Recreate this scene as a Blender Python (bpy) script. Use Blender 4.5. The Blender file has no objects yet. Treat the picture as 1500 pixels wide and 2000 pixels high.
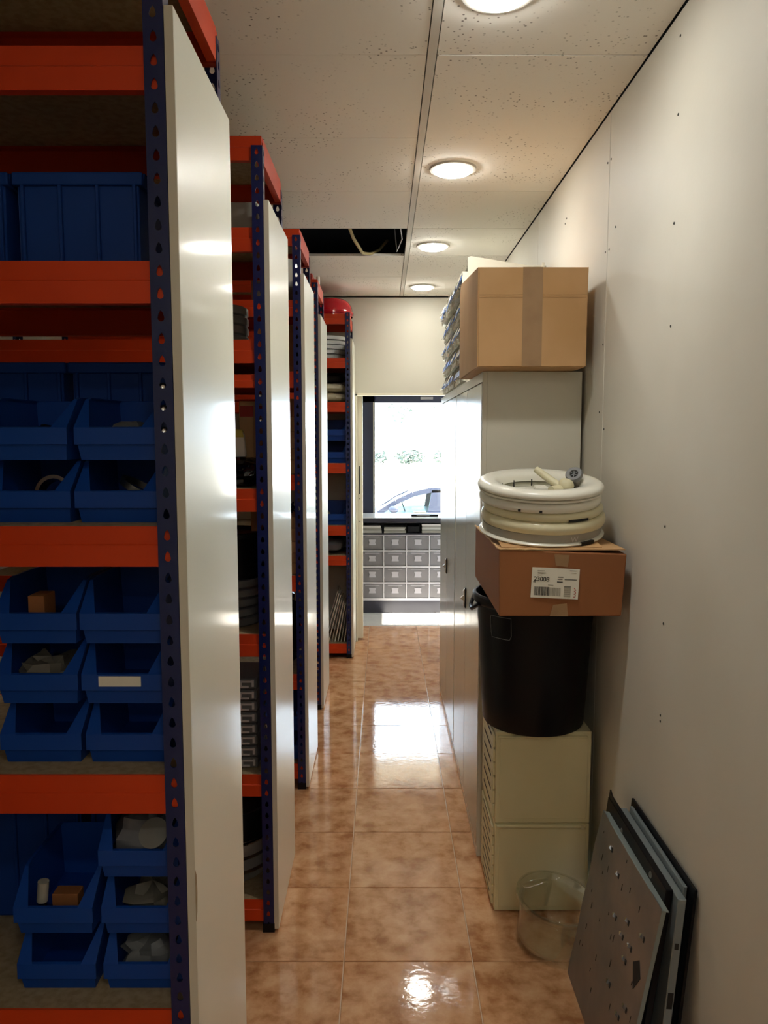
import bpy, bmesh, math, random
from mathutils import Vector, Matrix
random.seed(7)
R = math.radians
scene = bpy.context.scene
COL = scene.collection

# ------------------------------------------------------------------ camera, sky, sun, exposure
cd = bpy.data.cameras.new('camera'); cam = bpy.data.objects.new('camera', cd); COL.objects.link(cam)
cd.sensor_fit = 'HORIZONTAL'; cd.sensor_width = 36.0; cd.lens = 36.0
cd.clip_start = 0.05; cd.clip_end = 300
cam.location = (0, 0, 1.625); cam.rotation_euler = (R(90) - math.atan(0.1), 0, 0)
scene.camera = cam
world = bpy.data.worlds.new('sky'); scene.world = world; world.use_nodes = True
bg = world.node_tree.nodes['Background']
bg.inputs[0].default_value = (0.70, 0.86, 1.0, 1); bg.inputs[1].default_value = 9.0
sd = bpy.data.lights.new('sun', 'SUN'); sun = bpy.data.objects.new('sun', sd); COL.objects.link(sun)
sd.energy = 45.0; sd.angle = R(0.6); sd.color = (1.0, 0.95, 0.86)
sun.rotation_euler = Vector((-math.cos(R(40)), 0, -math.sin(R(40)))).to_track_quat('-Z', 'Y').to_euler()
LAMP_L = 50.0
LAMP_BEAM = 13.0
vs = scene.view_settings
scene.display_settings.display_device = 'sRGB'
vs.view_transform = 'Standard'; vs.look = 'None'; vs.gamma = 1.0; vs.exposure = 0.9; vs.use_curve_mapping = False
scene.cycles.max_bounces = 10; scene.cycles.diffuse_bounces = 6; scene.cycles.glossy_bounces = 5
scene.cycles.transparent_max_bounces = 12; scene.cycles.transmission_bounces = 8
scene.cycles.caustics_reflective = False; scene.cycles.caustics_refractive = False
scene.cycles.sample_clamp_indirect = 6.0

# ------------------------------------------------------------------ materials
def lin(c):
    if isinstance(c, str):
        c = [int(c[i:i + 2], 16) / 255 for i in (0, 2, 4)]
    return tuple(x / 12.92 if x <= 0.04045 else ((x + 0.055) / 1.055) ** 2.4 for x in c) + (1.0,)
def mat(name, c, rough=0.5, metal=0.0, c2=None, scale=8.0, lo=0.4, hi=0.65, bump=0.0, bscale=40.0, coat=0.0,
        stretch=None, spec=0.5, detail=4.0, emit=0.0, bdist=0.01):
    m = bpy.data.materials.new(name); m.use_nodes = True
    nt = m.node_tree; b = nt.nodes['Principled BSDF']
    b.inputs['Base Color'].default_value = lin(c); b.inputs['Roughness'].default_value = rough
    b.inputs['Metallic'].default_value = metal; b.inputs['Specular IOR Level'].default_value = spec
    b.inputs['Coat Weight'].default_value = coat; b.inputs['Coat Roughness'].default_value = 0.09
    if emit:
        b.inputs['Emission Color'].default_value = lin(c); b.inputs['Emission Strength'].default_value = emit
    if c2 or bump:
        g = nt.nodes.new('ShaderNodeNewGeometry'); mp = nt.nodes.new('ShaderNodeMapping')
        nt.links.new(g.outputs['Position'], mp.inputs['Vector'])
        if stretch: mp.inputs['Scale'].default_value = stretch
    if c2:
        n = nt.nodes.new('ShaderNodeTexNoise'); n.inputs['Scale'].default_value = scale; n.inputs['Detail'].default_value = detail
        cr = nt.nodes.new('ShaderNodeValToRGB')
        cr.color_ramp.elements[0].position = lo; cr.color_ramp.elements[1].position = hi
        cr.color_ramp.elements[0].color = lin(c); cr.color_ramp.elements[1].color = lin(c2)
        nt.links.new(mp.outputs[0], n.inputs['Vector']); nt.links.new(n.outputs['Fac'], cr.inputs[0])
        nt.links.new(cr.outputs[0], b.inputs['Base Color'])
    if bump:
        n2 = nt.nodes.new('ShaderNodeTexNoise'); n2.inputs['Scale'].default_value = bscale; n2.inputs['Detail'].default_value = 2
        bp = nt.nodes.new('ShaderNodeBump'); bp.inputs['Strength'].default_value = bump; bp.inputs['Distance'].default_value = bdist
        nt.links.new(mp.outputs[0], n2.inputs['Vector']); nt.links.new(n2.outputs['Fac'], bp.inputs['Height'])
        nt.links.new(bp.outputs[0], b.inputs['Normal'])
    return m

M = {}
M['wall'] = mat('wall paint', 'd8d4c9', 0.55, c2='d0cbbe', scale=1.3, bump=0.025, bscale=60)
M['wallend'] = mat('end wall paint', 'bdb8aa', 0.6)
M['darkroom'] = mat('dim wall paint', 'cfcabd', 0.8)
M['grout'] = mat('grout', 'c0a488', 0.2)
M['holder'] = mat('grey label holder', '8a888e', 0.45)
M['papergrey'] = mat('greyish paper', 'a3a09c', 0.8)
M['rubble'] = mat('dull parts', '6b655a', 0.7, bump=0.5, bscale=20)
M['dulldisc'] = mat('dull grey disc', '77756f', 0.5)
M['bar'] = mat('ceiling bar enamel', 'cfc9bf', 0.7)
M['void'] = mat('plenum', '14161c', 0.9)
M['orange'] = mat('orange enamel', 'cc4014', 0.45, c2='bf3810', scale=3, spec=0.3)
M['navy'] = mat('navy enamel', '0c1a4e', 0.28)
M['chip'] = mat('chipboard', 'a08c6c', 0.8, c2='8d7856', scale=60)
M['white_panel'] = mat('white melamine', 'e6e8da', 0.36, coat=0.45, bump=0.012, bscale=3, stretch=(1, 1, 0.6))
M['edge'] = mat('melamine edge band', 'cbc5b4', 0.5)
M['cabinet'] = mat('grey cabinet enamel', 'd4d1c3', 0.3, c2='cecbbd', scale=2)
M['door'] = mat('grey cabinet door enamel', 'acaa9e', 0.2, bump=0.10, bscale=7, stretch=(1, 1, 0.05))
M['seam'] = mat('dark seam', '1c1b18', 0.8)
M['chrome'] = mat('chrome', 'd8d8d8', 0.15, metal=1)
M['steel'] = mat('brushed steel', 'a8a8a6', 0.3, metal=1, bump=0.05, bscale=30)
M['silver'] = mat('silver paint', '8d979a', 0.45, metal=0.5)
M['black'] = mat('black plastic', '08080d', 0.42, spec=0.25)
M['tub'] = mat('dull grey metal', 'a3a39f', 0.3, metal=0.35)
M['blackgloss'] = mat('black glossy film', '08080b', 0.15, bump=0.6, bscale=25)
M['card'] = mat('cardboard', 'bc9466', 0.75, c2='b38b5c', scale=5)
M['cardred'] = mat('reddish cardboard', '935c32', 0.75, c2='89542d', scale=4)
M['cardlight'] = mat('torn cardboard edge', 'c9a577', 0.85)
M['tape'] = mat('packing tape', '9a7a58', 0.25, c2='927353', scale=18)
M['bin'] = mat('blue plastic', '0f3f90', 0.45, spec=0.3)
M['bigcrate'] = mat('blue crate plastic', '0f3880', 0.55, spec=0.25)
M['cream'] = mat('cream plastic', 'dad2aa', 0.45, c2='d2c99e', scale=3)
M['creamtop'] = mat('pale cream plastic', 'e6e2cf', 0.4)
M['ringw'] = mat('white enamel plastic', 'e2e0d4', 0.22)
M['ringc'] = mat('yellowed plastic', 'd9d2b0', 0.3)
M['ringg'] = mat('grey plastic', '9d9a90', 0.4)
M['offwhite'] = mat('off white plastic', 'd0c9a8', 0.5)
M['greycap'] = mat('grey rubbery plastic', '6b6c6c', 0.5)
M['paper'] = mat('paper', 'dedacb', 0.8)
M['ink'] = mat('printed ink', '2c2722', 0.8)
M['inkred'] = mat('red ink', 'b02a1c', 0.7)
M['inkgrey'] = mat('grey ink', '8f897a', 0.8)
M['red'] = mat('red gloss plastic', 'b01220', 0.12)
M['redcard'] = mat('red printed card', 'a82a18', 0.6)
M['yellow'] = mat('yellow foil', 'cdbf58', 0.4)
M['cloth'] = mat('cream cloth', 'c9c3a8', 0.9, bump=0.6, bscale=18)
M['greybag'] = mat('grey plastic bag', '626266', 0.35, bump=0.8, bscale=20)
M['frame'] = mat('dark window frame', '1c2440', 0.35)
M['jamb'] = mat('door leaf paint', 'd8d1bc', 0.45)
M['drawer'] = mat('grey box board', '575558', 0.6)
M['shelfw'] = mat('pale shelf laminate', '99979c', 0.45)
M['worktop'] = mat('pale worktop laminate', 'c9cbd2', 0.15)
M['counter'] = mat('dark counter laminate', '22222c', 0.25)
M['tag'] = mat('label holder', 'c8c6c6', 0.45)
M['floorlight'] = mat('pale floor tile', 'c8c6c2', 0.12, c2='bdbab6', scale=6)
M['pave'] = mat('pavement', 'b8b2a6', 0.85, c2='a8a296', scale=3)
M['hedge'] = mat('hedge leaves', '3b473f', 0.7, c2='56645c', scale=9)
M['bark'] = mat('bark', 'b5aca0', 0.9)
M['carpaint'] = mat('dark blue car paint', '0c152c', 0.5, coat=0.1)
M['tyre'] = mat('tyre rubber', '111111', 0.8)
M['conduit'] = mat('beige conduit', 'b5a578', 0.6)
M['cable'] = mat('white cable', 'c8c8cc', 0.5)
M['sheet'] = mat('galvanised sheet', '8d8885', 0.36, metal=0.65, c2='74797c', scale=5, bump=0.3, bscale=9)
M['sheetedge'] = mat('pale sheet edge', '8f9a96', 0.5, metal=0.3)
M['drum'] = mat('drum steel', 'b4b7b8', 0.3, metal=0.6, bump=0.1, bscale=60)
M['greytrim'] = mat('lamp trim', 'bdb8ae', 0.4)

def mat_tile(name, cols, rough, scale, bump):
    m = bpy.data.materials.new(name); m.use_nodes = True; nt = m.node_tree; b = nt.nodes['Principled BSDF']
    g = nt.nodes.new('ShaderNodeNewGeometry'); oi = nt.nodes.new('ShaderNodeObjectInfo')
    mx = nt.nodes.new('ShaderNodeVectorMath'); mx.operation = 'SCALE'; mx.inputs['Scale'].default_value = 7.0
    cb = nt.nodes.new('ShaderNodeCombineXYZ')
    for i in range(3): nt.links.new(oi.outputs['Random'], cb.inputs[i])
    nt.links.new(cb.outputs[0], mx.inputs[0])
    ad = nt.nodes.new('ShaderNodeVectorMath'); ad.operation = 'ADD'
    nt.links.new(g.outputs['Position'], ad.inputs[0]); nt.links.new(mx.outputs[0], ad.inputs[1])
    n = nt.nodes.new('ShaderNodeTexNoise'); n.inputs['Scale'].default_value = scale; n.inputs['Detail'].default_value = 7
    n.inputs['Roughness'].default_value = 0.6; n.inputs['Distortion'].default_value = 0.4
    n.inputs['Distortion'].default_value = 0.15
    nt.links.new(ad.outputs[0], n.inputs['Vector'])
    cr = nt.nodes.new('ShaderNodeValToRGB'); e = cr.color_ramp.elements
    e[0].position, e[0].color = 0.34, lin(cols[0]); e[1].position, e[1].color = 0.66, lin(cols[2])
    k = e.new(0.5); k.color = lin(cols[1])
    nt.links.new(n.outputs['Fac'], cr.inputs[0]); nt.links.new(cr.outputs[0], b.inputs['Base Color'])
    b.inputs['Roughness'].default_value = rough
    n2 = nt.nodes.new('ShaderNodeTexNoise'); n2.inputs['Scale'].default_value = 45; n2.inputs['Detail'].default_value = 2
    bp = nt.nodes.new('ShaderNodeBump'); bp.inputs['Strength'].default_value = bump; bp.inputs['Distance'].default_value = 0.004
    nt.links.new(g.outputs['Position'], n2.inputs['Vector']); nt.links.new(n2.outputs['Fac'], bp.inputs['Height'])
    nt.links.new(bp.outputs[0], b.inputs['Normal'])
    return m
M['tile'] = mat_tile('terracotta tile', ['9a6742', 'ba8860', 'ca9d76'], 0.07, 13.0, 0.06)

def mat_ceiling():
    m = bpy.data.materials.new('mineral fibre tile'); m.use_nodes = True; nt = m.node_tree; b = nt.nodes['Principled BSDF']
    g = nt.nodes.new('ShaderNodeNewGeometry')
    v = nt.nodes.new('ShaderNodeTexVoronoi'); v.inputs['Scale'].default_value = 58
    n = nt.nodes.new('ShaderNodeTexNoise'); n.inputs['Scale'].default_value = 3.0; n.inputs['Detail'].default_value = 3
    nt.links.new(g.outputs['Position'], v.inputs['Vector']); nt.links.new(g.outputs['Position'], n.inputs['Vector'])
    cr = nt.nodes.new('ShaderNodeValToRGB'); cr.color_ramp.elements[0].position = 0.15; cr.color_ramp.elements[1].position = 0.22
    cr.color_ramp.elements[0].color = (1, 1, 1, 1); cr.color_ramp.elements[1].color = (0, 0, 0, 1)
    nt.links.new(v.outputs['Distance'], cr.inputs[0])
    cr2 = nt.nodes.new('ShaderNodeValToRGB'); cr2.color_ramp.elements[0].position = 0.46; cr2.color_ramp.elements[1].position = 0.60
    nt.links.new(n.outputs['Fac'], cr2.inputs[0])
    mu = nt.nodes.new('ShaderNodeMath'); mu.operation = 'MULTIPLY'
    nt.links.new(cr.outputs[0], mu.inputs[0]); nt.links.new(cr2.outputs[0], mu.inputs[1])
    mx = nt.nodes.new('ShaderNodeMixRGB'); mx.inputs[1].default_value = lin('f0ece4'); mx.inputs[2].default_value = lin('8a837a')
    nt.links.new(mu.outputs[0], mx.inputs[0]); nt.links.new(mx.outputs[0], b.inputs['Base Color'])
    b.inputs['Roughness'].default_value = 0.9
    return m
M['ctile'] = mat_ceiling()

def mat_pane(name, tint=(1, 1, 1, 1), base=0.04):
    m = bpy.data.materials.new(name); m.use_nodes = True; nt = m.node_tree
    for x in list(nt.nodes):
        if x.type == 'BSDF_PRINCIPLED': nt.nodes.remove(x)
    out = [x for x in nt.nodes if x.type == 'OUTPUT_MATERIAL'][0]
    t = nt.nodes.new('ShaderNodeBsdfTransparent'); t.inputs[0].default_value = tint
    gl = nt.nodes.new('ShaderNodeBsdfGlossy'); gl.inputs['Roughness'].default_value = 0.02
    lw = nt.nodes.new('ShaderNodeLayerWeight'); lw.inputs['Blend'].default_value = 0.5
    pw_ = nt.nodes.new('ShaderNodeMath'); pw_.operation = 'POWER'; pw_.inputs[1].default_value = 4.0
    fr = nt.nodes.new('ShaderNodeMath'); fr.operation = 'MULTIPLY_ADD'; fr.inputs[1].default_value = 0.9; fr.inputs[2].default_value = base
    nt.links.new(lw.outputs['Facing'], pw_.inputs[0]); nt.links.new(pw_.outputs[0], fr.inputs[0])
    mx = nt.nodes.new('ShaderNodeMixShader')
    nt.links.new(fr.outputs[0], mx.inputs[0]); nt.links.new(t.outputs[0], mx.inputs[1]); nt.links.new(gl.outputs[0], mx.inputs[2])
    nt.links.new(mx.outputs[0], out.inputs[0])
    return m
M['pane'] = mat_pane('window glass'); M['carglass'] = mat_pane('car glass', (0.75, 0.85, 0.85, 1), 0.015)
M['glass'] = mat_pane('bowl glass', (0.955, 0.97, 0.945, 1), 0.09)
M['clearblue'] = mat('pale blue plastic', '7ea2ee', 0.25)
M['lamp'] = mat('lit diffuser', 'fdfcf4', 0.5, emit=LAMP_L)

# ------------------------------------------------------------------ mesh helpers
def text_mesh(name, body, size, m, parent, world_mtx, off=0.0):
    cu = bpy.data.curves.new(name, 'FONT'); cu.body = body; cu.size = size; cu.extrude = 0.0002; cu.offset = off
    tmp = bpy.data.objects.new(name + '_tmp', cu); COL.objects.link(tmp); bpy.context.view_layer.update()
    me = bpy.data.meshes.new_from_object(tmp.evaluated_get(bpy.context.evaluated_depsgraph_get()))
    bpy.data.objects.remove(tmp); me.name = name
    me.transform(Matrix.Translation(-Vector(org_of(parent))) @ world_mtx); me.materials.clear(); me.materials.append(M[m])
    o = bpy.data.objects.new(name, me); COL.objects.link(o); o.parent = parent; return o
class MB:
    """collects geometry in world coordinates; build() links it as one object"""
    def __init__(s): s.b = bmesh.new()
    def poly(s, pts):
        try: return s.b.faces.new([s.b.verts.new(p) for p in pts])
        except ValueError: return None
    def mesh(s, vs_, fs):
        v = [s.b.verts.new(p) for p in vs_]
        for f in fs: s.b.faces.new([v[i] for i in f])
        return s
    def box(s, x0, x1, y0, y1, z0, z1, mtx=None):
        P = [Vector((x, y, z)) for z in (z0, z1) for y in (y0, y1) for x in (x0, x1)]
        if mtx is not None: P = [mtx @ p for p in P]
        return s.mesh(P, [(0, 2, 3, 1), (4, 5, 7, 6), (0, 1, 5, 4), (2, 6, 7, 3), (0, 4, 6, 2), (1, 3, 7, 5)])
    def prism(s, pts, axis, a0, a1, mtx=None):
        def v3(p, a):
            q = {'x': (a, p[0], p[1]), 'y': (p[0], a, p[1]), 'z': (p[0], p[1], a)}[axis]
            q = Vector(q); return mtx @ q if mtx is not None else q
        n = len(pts); A = [v3(p, a0) for p in pts] + [v3(p, a1) for p in pts]
        return s.mesh(A, [tuple(range(n - 1, -1, -1)), tuple(range(n, 2 * n))] + [(i, (i + 1) % n, n + (i + 1) % n, n + i) for i in range(n)])
    def lathe(s, prof, c=(0, 0, 0), n=32, mtx=None, loop=False, a0=0.0, a1=2 * math.pi):
        full = abs(a1 - a0 - 2 * math.pi) < 1e-6
        mt = mtx if mtx is not None else Matrix.Translation(c)
        cols = n if full else n + 1; V = []
        for i in range(cols):
            a = a0 + (a1 - a0) * i / n
            for r, z in prof: V.append(mt @ Vector((r * math.cos(a), r * math.sin(a), z)))
        k = len(prof); F = []
        for i in range(n):
            j = (i + 1) % cols
            for q in range(k if loop else k - 1):
                q2 = (q + 1) % k
                F.append((i * k + q, j * k + q, j * k + q2, i * k + q2))
        s.mesh(V, F); return s
    def cyl(s, p0, p1, r, n=12, r2=None):
        p0, p1 = Vector(p0), Vector(p1); d = p1 - p0; L = d.length
        mt = Matrix.Translation(p0) @ d.to_track_quat('Z', 'Y').to_matrix().to_4x4()
        r2 = r if r2 is None else r2
        return s.lathe([(0.0001, 0), (r, 0), (r2, L), (0.0001, L)], mtx=mt, n=n)
    def tube(s, pts, r, n=8):
        P = [Vector(p) for p in pts]; rings = []
        for i, p in enumerate(P):
            t = (P[min(i + 1, len(P) - 1)] - P[max(i - 1, 0)]).normalized()
            q = t.to_track_quat('Z', 'Y').to_matrix()
            rings.append([s.b.verts.new(p + q @ Vector((r * math.cos(2 * math.pi * k / n), r * math.sin(2 * math.pi * k / n), 0))) for k in range(n)])
        for a, b in zip(rings, rings[1:]):
            for k in range(n): s.b.faces.new((a[k], a[(k + 1) % n], b[(k + 1) % n], b[k]))
        s.b.faces.new(rings[0][::-1]); s.b.faces.new(rings[-1]); return s
    def blob(s, c, rx, ry, rz, jit=0.12, n=14, m=9, seed=0, flat=0.35):
        rnd = random.Random(seed); V = []; F = []
        for i in range(m + 1):
            th = math.pi * i / m
            for j in range(n):
                ph = 2 * math.pi * j / n
                k = 1 + rnd.uniform(-jit, jit) * (1 if 0 < i < m else 0)
                x, y, z = math.sin(th) * math.cos(ph), math.sin(th) * math.sin(ph), math.cos(th)
                x = math.copysign(abs(x) ** 0.7, x); y = math.copysign(abs(y) ** 0.7, y)
                V.append((c[0] + rx * x * k, c[1] + ry * y * k, c[2] + rz * max(z, -1) * (k if z > -0.5 else 1)))
        for i in range(m):
            for j in range(n): F.append((i * n + j, (i + 1) * n + j, (i + 1) * n + (j + 1) % n, i * n + (j + 1) % n))
        return s.mesh(V, F)
    def data(s, name, material, smooth=False, org=(0, 0, 0), weld=True):
        if weld: bmesh.ops.remove_doubles(s.b, verts=s.b.verts, dist=1e-6)
        bmesh.ops.recalc_face_normals(s.b, faces=s.b.faces)
        o = Vector(org)
        for v in s.b.verts: v.co -= o
        me = bpy.data.meshes.new(name); s.b.to_mesh(me); s.b.free()
        me.materials.append(M[material])
        if smooth: me.shade_smooth()
        return me
    def build(s, name, material, parent=None, smooth=False, bevel=0.0, org=None, solid=0.0, segs=1, sub=0):
        if org is None: org = org_of(parent) if parent is not None else (0, 0, 0)
        me = s.data(name, material, smooth or sub > 0, org)
        o = bpy.data.objects.new(name, me); COL.objects.link(o)
        if parent is not None:
            o.parent = parent
            o.location = Vector(org) - Vector(org_of(parent))
        else: o.location = org
        if solid:
            md = o.modifiers.new('solid', 'SOLIDIFY'); md.thickness = solid; md.offset = 0
        if bevel:
            md = o.modifiers.new('bevel', 'BEVEL'); md.width = bevel; md.segments = segs; md.limit_method = 'ANGLE'
        if sub:
            md = o.modifiers.new('sub', 'SUBSURF'); md.levels = sub; md.render_levels = sub
        if smooth and not sub:
            a = o.modifiers.new('edges', 'EDGE_SPLIT'); a.split_angle = R(38)
        return o
def org_of(o):
    p = Vector((0, 0, 0))
    while o is not None: p += o.location; o = o.parent
    return tuple(p)
ORD = ('lowest', 'second from the bottom', 'third from the bottom', 'fourth from the bottom', 'fifth from the bottom', 'sixth from the bottom', 'seventh from the bottom', 'topmost')
ORDL = ('leftmost', 'second from left', 'third from left', 'fourth from left', 'middle', 'fourth from right', 'third from right', 'second from right', 'rightmost')
def tag(o, label=None, cat=None, group=None, kind=None):
    if label: o['label'] = label
    if cat: o['category'] = cat
    if group: o['group'] = group
    if kind: o['kind'] = kind
    return o
def thing(name, loc, label, cat, group=None):
    o = bpy.data.objects.new(name, None); COL.objects.link(o); o.location = loc; o.empty_display_size = 0.05
    return tag(o, label, cat, group)
def struct(o, kind='structure'): o['kind'] = kind; return o
def place(me, name, loc, parent=None, rz=0.0):
    o = bpy.data.objects.new(name, me); COL.objects.link(o)
    if parent is not None:
        o.parent = parent; o.location = Vector(loc) - Vector(org_of(parent))
    else: o.location = loc
    o.rotation_euler = (0, 0, rz); return o
def arc(cx, cy, r, a0, a1, n): return [(cx + r * math.cos(R(a0 + (a1 - a0) * i / n)), cy + r * math.sin(R(a0 + (a1 - a0) * i / n))) for i in range(n + 1)]

WX = 0.735; CZ = 2.673; LX = -2.1; BY = -5.0; EY = 5.95
# ------------------------------------------------------------------ floor
fl = struct(MB().box(LX, WX, BY, 6.455, -0.08, -0.0035).build('floor', 'grout'))
xs = [-0.125 + 0.4 * k for k in range(-5, 3)] + [WX + 0.0015]
ys = [2.234 + 0.39 * k for k in range(-7, 11)] + [6.455]
def tile_mesh(w, d, m):
    b = MB(); c = 0.0016; h = 0.006
    V = [(0, 0, -h), (w, 0, -h), (w, d, -h), (0, d, -h), (0, 0, -c), (w, 0, -c), (w, d, -c), (0, d, -c), (c, c, 0), (w - c, c, 0), (w - c, d - c, 0), (c, d - c, 0)]
    F = [(0, 1, 5, 4), (1, 2, 6, 5), (2, 3, 7, 6), (3, 0, 4, 7), (4, 5, 9, 8), (5, 6, 10, 9), (6, 7, 11, 10), (7, 4, 8, 11), (8, 9, 10, 11)]
    b.mesh(V, F); return b.data('tile', m, weld=False)
cache = {}
def lay_tiles(xs, ys, m, parent, gap=0.0032, skip=None):
    for i in range(len(xs) - 1):
        for j in range(len(ys) - 1):
            w, d = round(xs[i + 1] - xs[i] - gap, 4), round(ys[j + 1] - ys[j] - gap, 4)
            if w < 0.01 or d < 0.01: continue
            if (w, d, m) not in cache: cache[(w, d, m)] = tile_mesh(w, d, m)
            place(cache[(w, d, m)], 'tile', (xs[i] + gap / 2, ys[j] + gap / 2, random.uniform(-0.0003, 0.0003)), parent)
lay_tiles(xs, ys, 'tile', fl)
fl2 = struct(MB().box(-1.6, 2.2, 6.455, 7.62, -0.08, -0.0035).build('floor', 'grout'))
lay_tiles([-1.53 + 0.4 * k for k in range(0, 10)], [6.458, 6.86, 7.26, 7.62], 'floorlight', fl2, gap=0.004)

# ------------------------------------------------------------------ ceiling
ce = MB()
ce.box(0.121, 0.145, BY, EY, CZ - 0.001, CZ + 0.03); ce.box(-1.091, -1.067, BY, EY, CZ - 0.001, CZ + 0.03)
cy = [2.245 + 0.6 * k for k in range(-12, 7)] + [EY]
ceil = struct(ce.build('ceiling', 'bar'))
tcache = {}
for (x0, x1) in ((LX, -1.091), (-1.067, 0.121), (0.145, WX)):
    for j in range(len(cy) - 1):
        if abs(cy[j] - 4.045) < 0.01 and x0 == -1.067: continue
        g = 0.0022 if x0 != -1.067 else 0.0012
        key = (x0, round(cy[j + 1] - cy[j], 3))
        if key not in tcache:
            w, d = x1 - x0 - 0.006, cy[j + 1] - cy[j] - 2 * g
            tcache[key] = MB().box(0, w, 0, d, 0, 0.014).data('ceiling_tile', 'ctile')
        place(tcache[key], 'ceiling_tile', (x0 + 0.003, cy[j] + g, CZ + random.uniform(0.0, 0.002)), ceil)
struct(MB().box(LX - 0.1, 2.4, BY - 0.1, 7.7, 3.1, 3.2).build('ceiling', 'void'))
struct(MB().box(-1.6, 2.2, 6.09, 7.6, CZ, CZ + 0.05).build('ceiling', 'wallend'))
cond = MB().tube([(-0.29, 4.08, 2.98), (-0.215, 4.2, 2.80), (-0.17, 4.40, 2.715), (-0.125, 4.57, 2.675), (-0.085, 4.62, 2.68), (-0.03, 4.70, 2.72), (0.02, 4.80, 2.80)], 0.009, 10).build('electrical_conduit', 'conduit', smooth=True)
tag(cond, 'beige flexible conduit sagging in the dark gap of the missing ceiling tile', 'conduit')
cab_ = MB().tube([(0.10, 4.12, 2.95), (0.085, 4.20, 2.74), (0.10, 4.36, 2.70), (0.075, 4.60, 2.69), (0.06, 4.64, 2.85)], 0.0035, 6).build('cable', 'cable', smooth=True)
tag(cab_, 'thin white cable hanging at the right end of the missing ceiling tile', 'cable')

# downlights: four in a row in the right-hand tiles
def downlight(x, y, label):
    t = thing('ceiling_downlight', (x, y, CZ), label, 'ceiling light', 'round downlights along the ceiling')
    MB().lathe([(0.074, -0.001), (0.078, -0.009), (0.090, -0.007), (0.094, 0.0), (0.074, 0.0)], (x, y, CZ), 40, loop=True).build('trim_ring', 'greytrim', t, smooth=True)
    d = MB().lathe([(0.0005, -0.022), (0.03, -0.022), (0.055, -0.020), (0.068, -0.016), (0.076, -0.009), (0.076, -0.001)], (x, y, CZ), 40).build('diffuser', 'lamp', t, smooth=True)
    ld = bpy.data.lights.new('lamp_beam', 'SPOT'); ld.energy = LAMP_BEAM; ld.spot_size = R(115); ld.spot_blend = 1.0; ld.shadow_soft_size = 0.07; ld.color = (0.98, 0.97, 0.92)
    lo = bpy.data.objects.new('lamp_beam', ld); COL.objects.link(lo); lo.parent = t; lo.location = (0, 0, -0.03)
    return t
for i, (y, lb) in enumerate([(1.93, 'round lit ceiling downlight cut off by the top of the photo, nearest of the row'), (3.155, 'round lit ceiling downlight, second nearest, in the tile beside the wide grey tiles'),
                             (4.395, 'round lit ceiling downlight, third nearest, right of the missing ceiling tile'), (5.57, 'round lit ceiling downlight, farthest and smallest, close to the end wall')]):
    downlight(0.272, y, lb)
for i, (x, y) in enumerate([(0.272, -0.52), (0.272, -1.72), (0.272, -2.92), (0.272, -4.12)]):  # unseen fill lamps, added to brighten faces turned towards the camera
    downlight(x, y, 'added unseen fill downlight behind the photographer, %s one' % ('nearest', 'second nearest', 'third nearest', 'farthest')[i])

# ------------------------------------------------------------------ walls
WR = struct(MB().box(WX + 0.012, WX + 0.12, BY, EY + 0.14, 0, 3.1).build('wall_right', 'seam'))
wy = [BY, -3.3, -2.12, -0.94, 0.24, 1.42, 2.60, 3.773, 4.95, EY]
for i in range(len(wy) - 1):
    off = -0.004 if wy[i + 1] <= 1.43 else 0.0
    MB().box(WX + off, WX + 0.013, wy[i] + 0.0018, wy[i + 1] - 0.0018, 0, CZ - 0.004).build('wall_panel', 'wall', WR, bevel=0.0012)
sc = MB()
for y, z in [(2.007, 2.422), (2.008, 2.159), (2.006, 1.903), (1.994, 1.387), (1.98, 1.132), (1.978, 0.884), (1.977, 0.868), (2.622, 2.514), (2.584, 2.513), (2.622, 2.229), (2.579, 2.228),
             (2.62, 1.928), (2.580, 1.645), (2.64, 1.703), (2.584, 1.453), (3.19, 2.492), (3.215, 2.478), (2.512, 2.282), (2.011, 2.61)]:
    sc.cyl((WX + 0.001, y, z), (WX - 0.0012, y, z), 0.0036, 8)
struct(sc.build('screw_heads', 'seam', WR), 'stuff')
struct(MB().box(-0.90, -0.78, BY, 0.95, 0, CZ + 0.02).build('added_light_block_wall', 'wallend'))  # unseen wall added to keep light from behind off the nearest rack
# end wall with doorway, left half is two skins with the sliding leaf between
ew = MB()
ew.box(LX, -0.212, EY, EY + 0.045, 0, 1.932); ew.box(-1.6, -0.212, EY + 0.095, EY + 0.14, 0, 1.932)
ew.box(LX, WX + 0.02, EY, EY + 0.14, 1.932, CZ - 0.012); ew.box(0.62, WX + 0.02, EY, EY + 0.14, 0, 1.932)
struct(ew.build('wall_end', 'wallend'))
struct(MB().box(-0.219, -0.206, EY - 0.006, EY + 0.0, 0, 1.94).build('trim_1', 'jamb'))
struct(MB().box(-0.219, 0.66, EY - 0.006, EY + 0.0, 1.928, 1.945).build('trim_2', 'jamb'))
struct(MB().box(LX - 0.1, LX, BY, EY + 0.14, 0, 3.1).build('wall_left', 'darkroom'))
struct(MB().box(LX - 0.1, WX + 0.12, BY - 0.1, BY, 0, 3.1).build('wall_back', 'darkroom'))
dl = thing('sliding_door', (-0.5, EY + 0.07, 0), 'pale sliding door leaf with a long dark slot pull at the doorway edge', 'door')
MB().box(-0.98, -0.166, EY + 0.052, EY + 0.088, 0.012, 1.925).build('door_leaf', 'jamb', dl, bevel=0.002)
MB().box(-0.195, -0.186, EY + 0.049, EY + 0.0525, 1.165, 1.385).build('slot_pull', 'seam', dl)
sq = MB()
for z in (1.13, 0.95): sq.cyl((-0.189, EY + 0.053, z), (-0.189, EY + 0.050, z), 0.004, 8)
struct(sq.build('screw_heads', 'seam', dl), 'stuff')

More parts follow.
